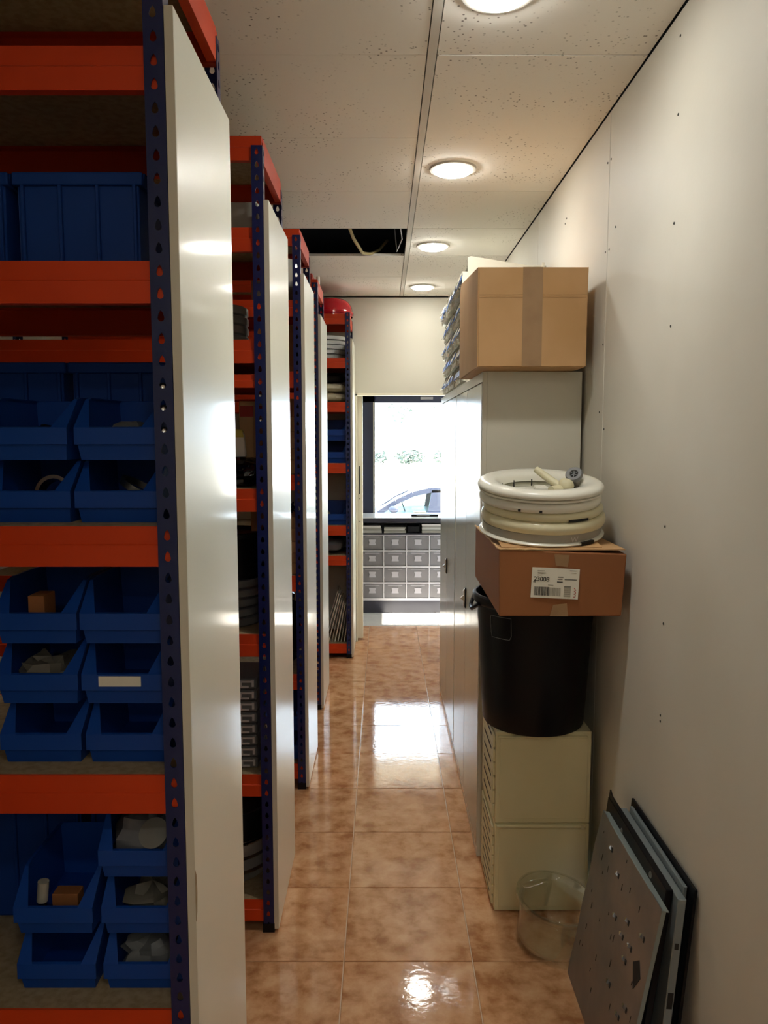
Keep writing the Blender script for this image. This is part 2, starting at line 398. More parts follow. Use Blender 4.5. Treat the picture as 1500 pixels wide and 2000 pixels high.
# front room and shop window
struct(MB().box(-1.7, -1.6, EY + 0.14, 7.6, 0, 3.1).build('wall_shop_left', 'wallend'))
sr = MB(); sr.box(2.2, 2.3, EY + 0.1, 6.50, 0, 3.1); sr.box(2.2, 2.3, 6.50, 6.93, 1.93, 3.1); sr.box(2.2, 2.3, 6.93, 7.6, 0, 3.1); sr.box(0.8, 2.3, EY, EY + 0.14, 0, 3.1)  # unseen side opening, shaped so the sun strikes the floor by the counter
struct(sr.build('wall_shop_right', 'wallend'))
sw = MB(); sw.box(-1.7, -0.21, 7.45, 7.57, 0, 3.1); sw.box(-0.21, 2.3, 7.45, 7.57, 2.02, 3.1); sw.box(1.75, 2.3, 7.45, 7.57, 0, 2.02)
struct(sw.build('wall_shop_front', 'wallend'))
wf = MB()
wf.box(-0.21, -0.086, 7.44, 7.52, 0, 2.0); wf.box(-0.21, 1.76, 7.44, 7.52, 1.936, 2.03); wf.box(0.86, 0.93, 7.44, 7.52, 0, 1.94); wf.box(1.68, 1.76, 7.44, 7.52, 0, 1.94)
wf.box(-0.21, 1.76, 7.44, 7.52, 0, 0.08)
win = struct(wf.build('window_1', 'frame', bevel=0.004))
MB().box(-0.104, -0.092, 7.425, 7.44, 0.05, 1.94).build('glazing_bead', 'cabinet', win)
MB().box(0.35, 0.47, 7.425, 7.44, 1.965, 1.99).build('door_closer_plate', 'holder', win)
MB().box(-0.086, 0.86, 7.475, 7.481, 0.08, 1.936).build('pane', 'pane', win)
MB().box(0.93, 1.68, 7.475, 7.481, 0.08, 1.936).build('pane', 'pane', win)
# outside
struct(MB().box(-3, 6, 7.575, 8.7, 2.12, 2.2).build('added_canopy', 'wallend'))  # unseen slab added to cut off the upper window glare in the floor
struct(MB().box(-9, 14, 7.57, 9.5, -0.95, -0.02).build('pavement', 'pave'))
struct(MB().box(2.3, 14, -6, 7.57, -0.95, -0.05).build('pavement', 'pave'))
struct(MB().box(-60, 80, 9.5, 140, -1.1, -0.9).build('ground', 'pave'))

# ------------------------------------------------------------------ racks
PITCH = 0.0375; UH = 2.51; RD = 0.45; RL = 1.45; UW = 0.033
def keyhole_plate(b, nrow, along, flip):
    """sheet with a column of keyholes; along=0: in XZ plane (front flange), 1: in YZ plane (side flange)"""
    n = 16; hole = []; outer = []
    for i in range(n):
        a = 2 * math.pi * i / n; k = abs((math.degrees(a) - 90 + 180) % 360 - 180)
        r = 0.0132 if k < 5 else 0.0095 if k < 25 else 0.0066 if k < 50 else 0.0058
        hole.append((r * math.cos(a), r * math.sin(a) - 0.002))
        c, s = math.cos(a), math.sin(a); w, h = UW / 2, PITCH / 2
        t = min(w / abs(c) if abs(c) > 1e-6 else 9, h / abs(s) if abs(s) > 1e-6 else 9)
        outer.append((t * c, t * s))
    for idx in (2, 6, 10, 14):
        outer[idx] = (math.copysign(UW / 2, outer[idx][0]), math.copysign(PITCH / 2, outer[idx][1]))
    for r_ in range(nrow):
        z0 = (r_ + 0.5) * PITCH; V = []
        for p in hole + outer:
            V.append((-UW / 2 + p[0], 0, z0 + p[1]) if along == 0 else (0, UW / 2 + p[0], z0 + p[1]))
        b.mesh(V, [(i, (i + 1) % n, n + (i + 1) % n, n + i) for i in range(n)])
nrow = int(UH / PITCH)
_u = MB(); keyhole_plate(_u, nrow, 0, 0); keyhole_plate(_u, nrow, 1, 0)
UP = _u.data('upright', 'navy')          # corner at (0,0): flanges run to -X and +Y
_u = MB(); _u.box(-UW - 0.002, 0.003, -0.003, UW + 0.002, 0, 0.03); FOOT = _u.data('foot', 'black')
_u = MB().lathe([(0.0001, -0.006), (0.004, -0.0055), (0.0066, -0.003), (0.0072, 0)], n=14, mtx=Matrix.Rotation(R(-90), 4, 'X') @ Matrix.Scale(-1, 4, (0, 0, 1))); BOLT = _u.data('bolt', 'chrome', True)
BH = 0.071
def beam_prof(zt):
    return [(0.0, zt - BH), (0.0, zt - BH * 0.47), (0.003, zt - BH * 0.44), (0.003, zt), (0.030, zt), (0.030, zt - 0.012), (0.008, zt - 0.014), (0.008, zt - BH + 0.004), (0.02, zt - BH + 0.004), (0.02, zt - BH)]
def rack(x, y, levels, label, panel_top=2.32, bolts=(), small=(), noboard=()):
    t = thing('storage_rack', (x, y, 0), label, 'shelving rack', 'blue and orange shelving racks along the aisle')
    px = x                                  # outer face of end panel
    ux = x - 0.017                          # outer face of uprights
    xl = ux - RL
    for (cx_, cy_, sx, sy) in ((ux, y, 1, 1), (ux, y + RD, 1, -1), (xl, y, -1, 1), (xl, y + RD, -1, -1)):
        for me, nm in ((UP, 'upright'), (FOOT, 'foot')):
            o = place(me, nm, (cx_, cy_, 0.006 if nm == 'upright' else 0.0), t); o.scale = (sx, sy, 1)
            if nm == 'upright':
                md = o.modifiers.new('solid', 'SOLIDIFY'); md.thickness = 0.0022; md.offset = 0
    for zt in levels:
        for (yy, sgn) in ((y + 0.0035, 1), (y + RD - 0.0035, -1)):
            prof = [(yy + sgn * p[0], p[1]) for p in beam_prof(zt)]
            if zt in small: prof = [(q[0], zt - (zt - q[1]) * 0.55) for q in prof]
            MB().prism(prof, 'x', xl + 0.003, ux - 0.003).build('beam', 'orange', t)
        if zt not in noboard:
            MB().box(xl + 0.01, ux - 0.005, y + 0.012, y + RD - 0.012, zt - 0.012 + 0.0005, zt + 0.0005).build('shelf_board', 'chip', t)
    zt = levels[-1]
    MB().prism([(0, zt - BH), (0, zt), (-0.03, zt), (-0.03, zt - 0.004), (-0.004, zt - 0.004), (-0.004, zt - BH + 0.003), (-0.02, zt - BH + 0.003), (-0.02, zt - BH)], 'y', y + 0.03, y + RD - 0.03,
               mtx=Matrix.Translation((ux - 0.001, 0, 0))).build('side_beam', 'orange', t)
    p = MB().box(px - 0.0155, px, y + 0.001, y + RD + 0.012, 0.01, panel_top).build('end_panel', 'white_panel', t, bevel=0.0015)
    p['label'] = 'glossy white melamine board covering the rack end'
    MB().box(px - 0.0152, px - 0.0004, y - 0.0002, y + 0.0012, 0.011, panel_top - 0.001).build('edge_band', 'edge', p)
    for z in bolts: place(BOLT, 'bolt', (ux - UW / 2, y - 0.001, z), t)
    return t
kz = lambda v: (round((v - 0.006) / PITCH - 0.5) + 0.5) * PITCH + 0.001   # snap to a keyhole
def lv(*a): return list(a)
X0 = -0.345
r1 = rack(X0, 1.33, [0.105, 0.555, 1.012, 1.466, 1.919, 2.264, 2.50], 'nearest shelving rack at the left edge, its shelves filled with open blue bins', 2.325, [kz(1.705), kz(1.668), kz(1.63)])
r2 = rack(X0, 2.375, [0.107, 0.534, 0.997, 1.459, 1.809, 1.915, 2.246, 2.51], 'second nearest shelving rack with tubs, brackets and a steel drum in its narrow gap', 2.325, [kz(1.745), kz(1.67)], small=(1.809,))
r3 = rack(X0, 3.40, [0.118, 0.541, 0.996, 1.451, 1.903, 2.209, 2.508], 'third shelving rack along the aisle with stacked brown cartons and black bags', 2.32)
r4 = rack(X0 - 0.013, 4.43, [0.11, 0.54, 0.99, 1.45, 1.90, 2.21, 2.50], 'fourth shelving rack, almost hidden between the third and the farthest rack', 2.305)
r5 = rack(-0.222, 5.487, [0.107, 0.758, 0.977, 1.425, 1.86, 2.167, 2.472], 'farthest shelving rack jutting into the aisle beside the doorway, red tub on top', 2.30)
MB().prism([(0, 0.70), (0, 0.80), (-0.009, 0.785), (-0.012, 0.75), (-0.008, 0.715)], 'x', X0 - 0.0156, X0 + 0.0002, mtx=Matrix.Translation((0, 1.3305, 0.035)) @ Matrix.Scale(-1, 4, (0, 1, 0))).build('chipped_edge', 'chip', [c for c in r1.children if c.name.startswith('end_panel')][0])

# ------------------------------------------------------------------ blue bins
def bin_sheet(W=0.15, D=0.22, H=0.113):
    b = MB(); w, wb = W / 2, W / 2 - 0.007
    lz0, lz1, fy = 0.027, 0.057, 0.012
    def q(*p): b.poly(p)
    q((-wb, fy, 0), (wb, fy, 0), (wb, D - 0.005, 0), (-wb, D - 0.005, 0))
    q((-wb, D - 0.005, 0), (wb, D - 0.005, 0), (w, D, H), (-w, D, H))
    q((-wb, fy, 0), (wb, fy, 0), (w - 0.004, 0.006, lz0), (-w + 0.004, 0.006, lz0))
    q((-w + 0.004, 0.006, lz0), (w - 0.004, 0.006, lz0), (w, 0, lz0 + 0.001), (-w, 0, lz0 + 0.001))
    q((-w, 0, lz0 + 0.001), (w, 0, lz0 + 0.001), (w, 0, lz1), (-w, 0, lz1))
    for s in (-1, 1):
        q((s * wb, fy, 0), (s * wb, D - 0.005, 0), (s * w, D, H), (s * w, 0.075, H), (s * w, 0.055, H - 0.004), (s * w, 0.0, lz1), (s * w, 0, lz0 + 0.001), (s * (w - 0.004), 0.006, lz0))
        q((s * w, 0.0, lz1), (s * w, 0.055, H - 0.004), (s * (w - 0.006), 0.055, H - 0.004), (s * (w - 0.028), 0.0, lz1))
        q((s * w, 0.055, H - 0.004), (s * w, 0.075, H), (s * w, D, H), (s * (w - 0.005), D, H), (s * (w - 0.005), 0.075, H), (s * (w - 0.006), 0.055, H - 0.004))
    q((-w, 0, lz1), (w, 0, lz1), (w, 0.005, lz1 + 0.001), (-w, 0.005, lz1 + 0.001))
    return b
BIN = bin_sheet().data('storage_bin', 'bin')
def put_bin(x, y, z, label, rz=0.0, group='open blue bins on the nearest rack', s=1.0):
    o = place(BIN, 'storage_bin', (x, y, z), rz=rz); tag(o, label, 'storage bin', group)
    o.scale = (s, s, s)
    md = o.modifiers.new('solid', 'SOLIDIFY'); md.thickness = 0.0024; md.offset = 0
    return o
BP = 0.1145; by = 1.383
grp = 'open blue bins on the nearest rack'
put_bin(-0.483, by, 1.4665, 'open blue bin with dark ring, lower right of four on the top bin shelf')
put_bin(-0.642, by, 1.4665, 'open blue bin holding a shiny chrome ring, on the top bin shelf')
put_bin(-0.481, by, 1.4665 + BP, 'open blue bin with grey part, upper right, beside the three steel bolts', R(-2))
put_bin(-0.644, by, 1.4665 + BP, 'open blue bin with dark lump, upper left of four on the top bin shelf')
put_bin(-0.483, by, 1.0125 + 2 * BP, 'open blue bin, top right of the six on the middle bin shelf')
put_bin(-0.64, by, 1.0125 + 2 * BP, 'open blue bin with a tan carton, top left on the middle bin shelf')
lbin = put_bin(-0.484, by, 1.0125 + BP, 'open blue bin with a blank white paper strip on its front lip')
put_bin(-0.642, by, 1.0125 + BP, 'open blue bin with pale rubble inside, left of the bin with the white strip')
put_bin(-0.480, by, 1.0125, 'empty open blue bin directly below the bin with the white strip')
put_bin(-0.640, by, 1.0125, 'empty open blue bin, bottom left of the six on the middle bin shelf')
put_bin(-0.466, by, 0.5555 + 2 * BP, 'open blue bin with a grey bag, top of right stack, lowest bin shelf')
put_bin(-0.464, by, 0.5555 + BP, 'open blue bin with crumpled parts, middle of right stack, lowest bin shelf')
put_bin(-0.464, by, 0.5555, 'open blue bin, bottom of right stack, lowest bin shelf')
put_bin(-0.632, by, 0.5555 + BP, 'open blue bin holding a white pipe piece on the lowest bin shelf')
put_bin(-0.630, by, 0.5555, 'open blue bin, bottom of left stack, lowest bin shelf')
strip = MB().box(-0.043, 0.035, -0.0035, -0.0016, 0.036, 0.055).data('paper_strip', 'paper')
place(strip, 'paper_strip', (-0.484, by, 1.0125 + BP), lbin)

# contents of the bins that the photo shows
def small(name, mb, m, label, cat, **k): return tag(mb.build(name, m, **k), label, cat)
b0 = 1.4665 + 0.002
small('chrome_ring', MB().lathe([(0.026, 0), (0.033, 0), (0.033, 0.03), (0.026, 0.03)], n=28, mtx=Matrix.Translation((-0.615, 1.45, b0 + 0.045)) @ Matrix.Rotation(R(78), 4, 'X'), loop=True), 'chrome', 'shiny chrome ring standing in the lower left bin of the top bin shelf', 'ring', smooth=True)
small('dark_ring', MB().lathe([(0.034, 0), (0.04, 0), (0.04, 0.012), (0.034, 0.012)], n=28, mtx=Matrix.Translation((-0.47, 1.47, b0 + 0.05)) @ Matrix.Rotation(R(30), 4, 'Y'), loop=True), 'steel', 'dark metal ring lying in the lower right bin of the top bin shelf', 'ring', smooth=True)
small('spare_part', MB().blob((-0.475, 1.46, b0 + BP + 0.035), 0.038, 0.05, 0.033, 0.1, seed=3), 'greycap', 'rounded grey spare part in the upper right bin of the top bin shelf', 'spare part', smooth=True)
small('spare_part', MB().blob((-0.62, 1.46, b0 + BP + 0.03), 0.04, 0.05, 0.028, 0.3, seed=4), 'black', 'lumpy dark spare part in the upper left bin cut by the frame', 'spare part', smooth=True)
small('small_carton', MB().box(-0.665, -0.635, 1.41, 1.46, 1.0125 + 2 * BP + 0.003, 1.0125 + 2 * BP + 0.085), 'cardred', 'small tan carton standing in the top left bin of the middle bin shelf', 'carton', bevel=0.001)
small('rubble_parts', MB().blob((-0.645, 1.455, 1.0125 + BP + 0.036), 0.055, 0.055, 0.036, 0.35, seed=5), 'rubble', 'pale crumpled parts heaped in the bin left of the white strip', 'spare part', smooth=True)
small('plastic_bag', MB().blob((-0.47, 1.465, 0.5555 + 2 * BP + 0.055), 0.055, 0.06, 0.055, 0.2, seed=6), 'greybag', 'grey plastic bag bulging from the topmost bin of the lowest bin shelf', 'bag', smooth=True)
small('plastic_disc', MB().lathe([(0.0005, 0), (0.038, 0), (0.04, 0.006), (0.0005, 0.008)], n=24, mtx=Matrix.Translation((-0.440, 1.402, 0.5555 + 2 * BP + 0.082)) @ Matrix.Rotation(R(48), 4, 'X') @ Matrix.Rotation(R(-8), 4, 'Y') @ Matrix.Scale(0.72, 4)), 'dulldisc', 'round pale grey plastic disc leaning at the front of the topmost bag bin', 'disc', smooth=True)
small('rubble_parts', MB().blob((-0.462, 1.455, 0.5555 + BP + 0.036), 0.05, 0.055, 0.034, 0.35, seed=8), 'rubble', 'pale crumpled parts in the middle bin of the right stack, lowest bin shelf', 'spare part', smooth=True)
small('rubble_parts', MB().blob((-0.470, 1.455, 0.5555 + 0.036), 0.05, 0.055, 0.034, 0.3, seed=9), 'greycap', 'dull grey parts in the bottom bin of the right stack, lowest bin shelf', 'spare part', smooth=True)
pf = thing('pipe_fitting', (-0.66, 1.42, 0.5555 + BP + 0.003), 'white pipe piece with a metal end in the left bin, lowest bin shelf', 'pipe fitting')
MB().cyl((-0.668, 1.41, 0.5555 + BP + 0.003), (-0.664, 1.41, 0.5555 + BP + 0.060), 0.0085, 14).build('collar', 'chrome', pf, smooth=True)
MB().cyl((-0.664, 1.41, 0.5555 + BP + 0.055), (-0.660, 1.41, 0.5555 + BP + 0.095), 0.0105, 14).build('pipe', 'ringg', pf, smooth=True)
small('small_carton', MB().box(-0.645, -0.595, 1.41, 1.44, 0.5555 + BP + 0.003, 0.5555 + BP + 0.068), 'cardred', 'low tan carton beside the white pipe piece in the left bin', 'carton', bevel=0.001)

# large blue crates on the shelf above
def crate(x0, x1, label, y0=1.40, y1=1.72, z0=1.920, z1=2.085):
    t = thing('storage_crate', ((x0 + x1) / 2, (y0 + y1) / 2, z0), label, 'crate', 'tall blue crates on the nearest rack')
    b = MB(); th = 0.004
    b.box(x0 + 0.008, x1 - 0.008, y0 + 0.008, y1 - 0.008, z0, z0 + th)
    b.box(x0 + 0.008, x1 - 0.008, y0 + 0.008, y0 + 0.012, z0, z1 - 0.01); b.box(x0 + 0.008, x1 - 0.008, y1 - 0.012, y1 - 0.008, z0, z1 - 0.01)
    b.box(x0 + 0.008, x0 + 0.012, y0 + 0.012, y1 - 0.012, z0, z1 - 0.01); b.box(x1 - 0.012, x1 - 0.008, y0 + 0.012, y1 - 0.012, z0, z1 - 0.01)
    b.build('body', 'bigcrate', t, bevel=0.0015)
    rb = MB()
    rb.box(x0, x1, y0, y0 + 0.012, z1 - 0.022, z1); rb.box(x0, x1, y1 - 0.012, y1, z1 - 0.022, z1); rb.box(x0, x0 + 0.012, y0 + 0.012, y1 - 0.012, z1 - 0.022, z1); rb.box(x1 - 0.012, x1, y0 + 0.012, y1 - 0.012, z1 - 0.022, z1)
    rb.build('rim', 'bigcrate', t, bevel=0.002)
    n = 4
    for k in range(n):
        xx = x0 + 0.014 + (x1 - x0 - 0.032) * k / (n - 1)
        MB().box(xx, xx + 0.006, y0 + 0.0005, y0 + 0.0085, z0 + 0.004, z1 - 0.021).build('rib', 'bigcrate', t, bevel=0.001)
    return t
crate(-0.655, -0.425, 'tall blue crate with a ribbed front on the upper shelf, right one of two')
crate(-0.900, -0.662, 'tall blue crate on the upper shelf, left one cut by the photo edge')
for (xa, xb_, za, zb_, lb_) in ((-0.655, -0.425, 1.467, 1.775, 'tall dark blue crate behind the upper right bins of the top bin shelf'), (-0.90, -0.66, 1.467, 1.775, 'tall dark blue crate behind the upper left bins of the top bin shelf'),
                                (-0.655, -0.425, 0.556, 0.93, 'added dark blue crate that darkens the gap behind the bag bin, lowest bin shelf'), (-0.90, -0.66, 0.556, 0.93, 'added dark blue crate that darkens the gap behind the pipe-piece bin, lowest bin shelf')):  # lowest-shelf pair added to keep the gap behind the bins dark
    crate(xa, xb_, lb_, 1.612, 1.765, za, zb_)
# row of small items on the next rack's shelf seen under the crates is on rack two (drums below)

# ------------------------------------------------------------------ rack two contents
x2 = -0.42; 
def drum_stack(name, x, y, z, r, hs, m, labels, cat, grp, prof=None, gap=0.0):
    for i, h in enumerate(hs):
        p = [(0.0005, 0.0), (r * 0.96, 0.0), (r, 0.004), (r, h - 0.004), (r * 0.965, h), (r * 0.9, h), (r * 0.88, h - 0.006), (0.0005, h - 0.008)] if prof is None else prof(r, h)
        o = MB().lathe(p, (x, y, z), 36).build(name, m, smooth=True, org=(x, y, z))
        tag(o, labels[i], cat, grp); z += h + gap
drum_stack('steel_tub', -0.575, 2.56, 1.9165, 0.13, [0.029] * 4, 'tub', ['shallow steel tub, %s of the stack of four high on the second rack' % w for w in ('bottom', 'second from bottom', 'third from bottom', 'top')], 'tub', 'shallow steel tubs on the second rack', gap=0.0015)
tag(MB().box(-0.52, -0.39, 2.45, 2.62, 2.2475, 2.34).build('grey_carton', 'ringg', bevel=0.003), 'pale grey carton on the upper shelf of the second rack', 'carton')
cb = thing('carton', (-0.45, 2.6, 1.46), 'tan carton with a red printed band on the second rack, behind the yellow packet', 'carton')
MB().box(-0.472, -0.395, 2.52, 2.70, 1.46, 1.735).build('box', 'card', cb, bevel=0.002)
MB().box(-0.469, -0.425, 2.5185, 2.52, 1.685, 1.72).build('red_band', 'redcard', cb); MB().box(-0.420, -0.396, 2.5185, 2.52, 1.685, 1.72).build('red_band', 'redcard', cb)
yb = thing('packet', (-0.48, 2.44, 1.55), 'yellow-topped pale packet leaning on the black bag in the second rack', 'packet')
MB().prism([(-0.505, 1.556), (-0.44, 1.556), (-0.446, 1.625), (-0.452, 1.641), (-0.505, 1.645)], 'y', 2.45, 2.475).build('sachet', 'paper', yb, bevel=0.003)
MB().prism([(-0.506, 1.617), (-0.445, 1.617), (-0.4515, 1.643), (-0.506, 1.646)], 'y', 2.4485, 2.4765).build('foil_top', 'yellow', yb, bevel=0.003)
MB().box(-0.492, -0.478, 2.4485, 2.4500, 1.575, 1.612).build('print_block', 'ink', yb)
tag(MB().blob((-0.47, 2.50, 1.506), 0.085, 0.09, 0.048, 0.16, seed=11).build('plastic_bag', 'blackgloss', smooth=True), 'folded shiny black plastic bag on the second rack under the yellow packet', 'bag')
# black tub with pale trays under
zt = 0.998
for i in range(5):
    o = MB().lathe([(0.0005, 0), (0.118, 0), (0.125, 0.006), (0.125, 0.027), (0.118, 0.030), (0.0005, 0.030)], (-0.535, 2.57, zt), 32).build('grey_disc', 'greycap', smooth=True, org=(-0.535, 2.57, zt))
    tag(o, 'flat grey pulley disc, %s in the stack of five under the black tub' % ('bottom', 'second lowest', 'middle', 'second highest', 'top')[i], 'disc', 'grey discs under the black tub')
    MB().box(-0.51, -0.475, 2.440, 2.4455, zt + 0.006, zt + 0.024).build('clip', 'offwhite', o)
    zt += 0.0315
tb = thing('black_tub', (-0.53, 2.57, zt), 'round black tub on top of the grey discs in the second rack', 'tub')
MB().lathe([(0.0005, 0), (0.112, 0), (0.122, 0.12), (0.128, 0.135), (0.133, 0.135), (0.133, 0.150), (0.124, 0.153), (0.118, 0.14), (0.0005, 0.135)], (-0.52, 2.57, zt), 40).build('tub_body', 'black', tb, smooth=True)
for dz in (0.045, 0.07, 0.095):
    MB().lathe([(0.114 + dz * 0.083, 0), (0.119 + dz * 0.083, 0.002), (0.114 + dz * 0.083, 0.004)], (-0.52, 2.57, zt + dz), 40).build('band', 'chrome', tb, smooth=True)
tag(MB().box(-0.46, -0.385, 2.64, 2.80, 0.998, 1.365).build('carton', 'card', bevel=0.003), 'plain tan carton standing behind the black tub on the second rack', 'carton')
# bracket trays
zt = 0.5355
for i in range(8):
    h = 0.036
    t = thing('bracket_tray', (-0.5, 2.5, zt), 'grey slotted bracket tray on the second rack, %s of the stack' % ORD[i], 'bracket tray', 'slotted bracket trays stacked on the second rack')
    MB().box(-0.56, -0.415, 2.43, 2.62, zt + 0.0005, zt + h).build('tray', 'greycap', t, bevel=0.004)
    f = MB()
    f.box(-0.470, -0.430, 2.4255, 2.430, zt + 0.024, zt + 0.030); f.box(-0.470, -0.463, 2.4255, 2.430, zt + 0.012, zt + 0.024)
    f.box(-0.470, -0.440, 2.4255, 2.430, zt + 0.006, zt + 0.012); f.box(-0.430, -0.423, 2.4255, 2.430, zt + 0.010, zt + 0.032)
    f.build('clip', 'tag', t)
    zt += h + 0.002
# washing drum on lowest shelf
wd = thing('washing_drum', (-0.55, 2.60, 0.108), 'black and chrome washing drum on the lowest shelf of the second rack', 'drum')
MB().lathe([(0.0005, 0), (0.135, 0), (0.150, 0.02), (0.155, 0.06), (0.155, 0.15)], (-0.55, 2.60, 0.108), 44).build('drum_shell', 'drum', wd, smooth=True)
for z in (0.035, 0.085, 0.135): MB().lathe([(0.154, 0), (0.160, 0.004), (0.160, 0.009), (0.154, 0.013)], (-0.55, 2.60, 0.108 + z), 44).build('chrome_band', 'chrome', wd, smooth=True)
MB().lathe([(0.154, 0.15), (0.166, 0.155), (0.166, 0.24), (0.160, 0.25), (0.150, 0.25), (0.145, 0.2), (0.0005, 0.19)], (-0.55, 2.60, 0.108), 44).build('black_collar', 'black', wd, smooth=True)

# ------------------------------------------------------------------ rack three contents
def carton(x0, x1, y0, y1, z0, z1, m, label, name='carton'):
    return tag(MB().box(x0, x1, y0, y1, z0, z1).build(name, m, bevel=0.002, org=((x0 + x1) / 2, (y0 + y1) / 2, z0)), label, 'carton')
carton(-0.56, -0.392, 3.45, 3.72, 1.904, 2.11, 'cardred', 'tall dark brown carton on the upper middle shelf of the third rack')
tag(MB().lathe([(0.0005, 0), (0.1, 0), (0.105, 0.005), (0.105, 0.2), (0.0005, 0.205)], (-0.50, 3.60, 2.210), 36).build('steel_canister', 'steel', smooth=True), 'shiny steel canister near the top of the third rack', 'canister')
z = 1.4525
for i, (h, m, nm) in enumerate([(0.06, 'cardlight', 'pale'), (0.05, 'card', 'brown'), (0.075, 'cardlight', 'pinkish pale'), (0.065, 'card', 'narrow brown'), (0.08, 'cardred', 'dark brown')]):
    carton(-0.54, -0.394, 3.45, 3.68, z, z + h, m, '%s small carton in the third rack, %s of the stack' % (nm, (ORD[:4] + ('topmost',))[i])); z += h + 0.001
z = 0.9975
for i, h in enumerate([0.05, 0.045, 0.05, 0.06, 0.05]):
    carton(-0.55, -0.392 - 0.003 * (i % 2), 3.44, 3.70, z, z + h, 'card' if i != 2 else 'cardlight', 'flat brown carton on the third rack, %s of the pile' % (ORD[:4] + ('topmost',))[i]); z += h + 0.0015
wb = MB()
for k in range(9):
    wb.tube([(-0.54 + 0.017 * k, 3.47 + 0.03 * math.sin(k), z + 0.012), (-0.50 + 0.012 * k, 3.50, z + 0.05 + 0.01 * (k % 3)), (-0.40 - 0.01 * (k % 4), 3.48 + 0.01 * k, z + 0.02 + 0.01 * (k % 2))], 0.004, 6)
tag(wb.build('cable_bundle', 'black', smooth=True), 'tangle of black and grey cable on top of the flat brown cartons', 'cable')
tag(MB().blob((-0.47, 3.56, 0.542 + 0.17), 0.08, 0.10, 0.165, 0.14, seed=13, n=18, m=14).build('plastic_bag', 'blackgloss', smooth=True), 'tall shiny black plastic bag on the second lowest shelf of the third rack', 'bag')
for i in range(2):
    put_bin(-0.47, 3.45, 0.119 + i * 0.1145 * 1.2, 'open blue bin on the bottom shelf of the third rack, %s one' % ('lower', 'upper')[i], group='blue bins at the foot of the third rack', s=1.2)
# rack four: a carton on the top shelf
rc = thing('red_carton', (-0.45, 4.6, 2.5015), 'small reddish carton lying on top of the fourth rack', 'carton')
MB().box(-0.52, -0.41, 4.50, 4.66, 2.5015, 2.545).build('box', 'redcard', rc, bevel=0.002)
MB().cyl((-0.385, 4.60, 2.502), (-0.385, 4.60, 2.545), 0.011, 12).build('white_roll', 'paper', rc, smooth=True)

# ------------------------------------------------------------------ rack five contents
tr = thing('red_tub', (-0.40, 5.66, 2.4735), 'upturned glossy red plastic tub on top of the farthest rack', 'tub')
MB().lathe([(0.178, 0), (0.178, 0.03), (0.172, 0.07), (0.150, 0.105), (0.120, 0.122), (0.0005, 0.128)], (-0.405, 5.68, 2.4735), 40).build('shell', 'red', tr, smooth=True)
MB().lathe([(0.176, 0.012), (0.185, 0.015), (0.185, 0.028), (0.176, 0.031)], (-0.405, 5.68, 2.4735), 40).build('rim', 'red', tr, smooth=True)
drum_stack('steel_ring', -0.43, 5.70, 2.1685, 0.155, [0.032] * 5, 'tub', ['shallow steel ring on the farthest rack, %s of the stack' % (ORD[:4] + ('topmost',))[i] for i in range(5)], 'ring', 'shallow steel rings on the farthest rack', gap=0.0015)
for i, (m, c, nm, hh) in enumerate([('cloth', 1.8615, 'folded cream cloth', 0.034), ('cloth', 1.93, 'second folded cream cloth', 0.034), ('black', 2.0, 'folded black cloth', 0.036)]):
    tag(MB().blob((-0.40, 5.66, c + hh), 0.135 - 0.004 * i, 0.14, hh, 0.08, seed=20 + i, n=20).build('folded_cloth', m, smooth=True), ('%s on the farthest rack below the steel rings' % nm), 'cloth')
for i in range(2):
    put_bin(-0.365, 5.53, 1.4265 + 0.1145 * 1.4 * i, 'blue bin on the farthest rack beside the doorway, %s one' % ('lower', 'upper')[i], group='blue bins on the farthest rack', s=1.35)
put_bin(-0.365, 5.53, 0.9785, 'single blue bin with folded papers, two shelves below the other far bins', group='blue bins on the farthest rack', s=1.35)
bk = MB(); mt = Matrix.Translation((-0.41, 5.60, 1.03)) @ Matrix.Rotation(R(-32), 4, 'Y'); bk.box(-0.011, 0.011, 0, 0.14, 0, 0.17, mt)
tag(bk.build('booklet', 'paper', bevel=0.002), 'pale booklet slanting out of the single far blue bin', 'booklet')
tag(MB().blob((-0.39, 5.66, 0.759 + 0.062), 0.10, 0.12, 0.052, 0.1, seed=31).build('plastic_bag', 'greybag', smooth=True), 'crumpled grey plastic bag on the farthest rack above the leaning envelopes', 'bag')
for k in range(9):
    h = 0.40 - 0.022 * k; x = -0.455 + 0.023 * k
    mt = Matrix.Translation((x, 5.54 + 0.006 * (k % 3), 0.1085)) @ Matrix.Rotation(R(17 - 1.2 * k), 4, 'Y')
    o = MB().box(-0.0035, 0.0035, 0, 0.20, 0, h, mt).build('envelope', 'paper' if k % 3 else 'ringg', bevel=0.001, org=(x, 5.54, 0.1085))
    tag(o, 'thin pale envelope leaning on the farthest rack, %s of nine' % ORDL[k], 'envelope', 'envelopes leaning at the bottom of the farthest rack')
    if k == 3:
        lg = MB(); lg.lathe([(0.008, 0), (0.013, 0), (0.013, 0.001), (0.008, 0.001)], n=20, mtx=mt @ Matrix.Translation((0.0045, 0.03, 0.17)) @ Matrix.Rotation(R(90), 4, 'Y'), loop=True)
        lg.build('red_mark', 'inkred', o)

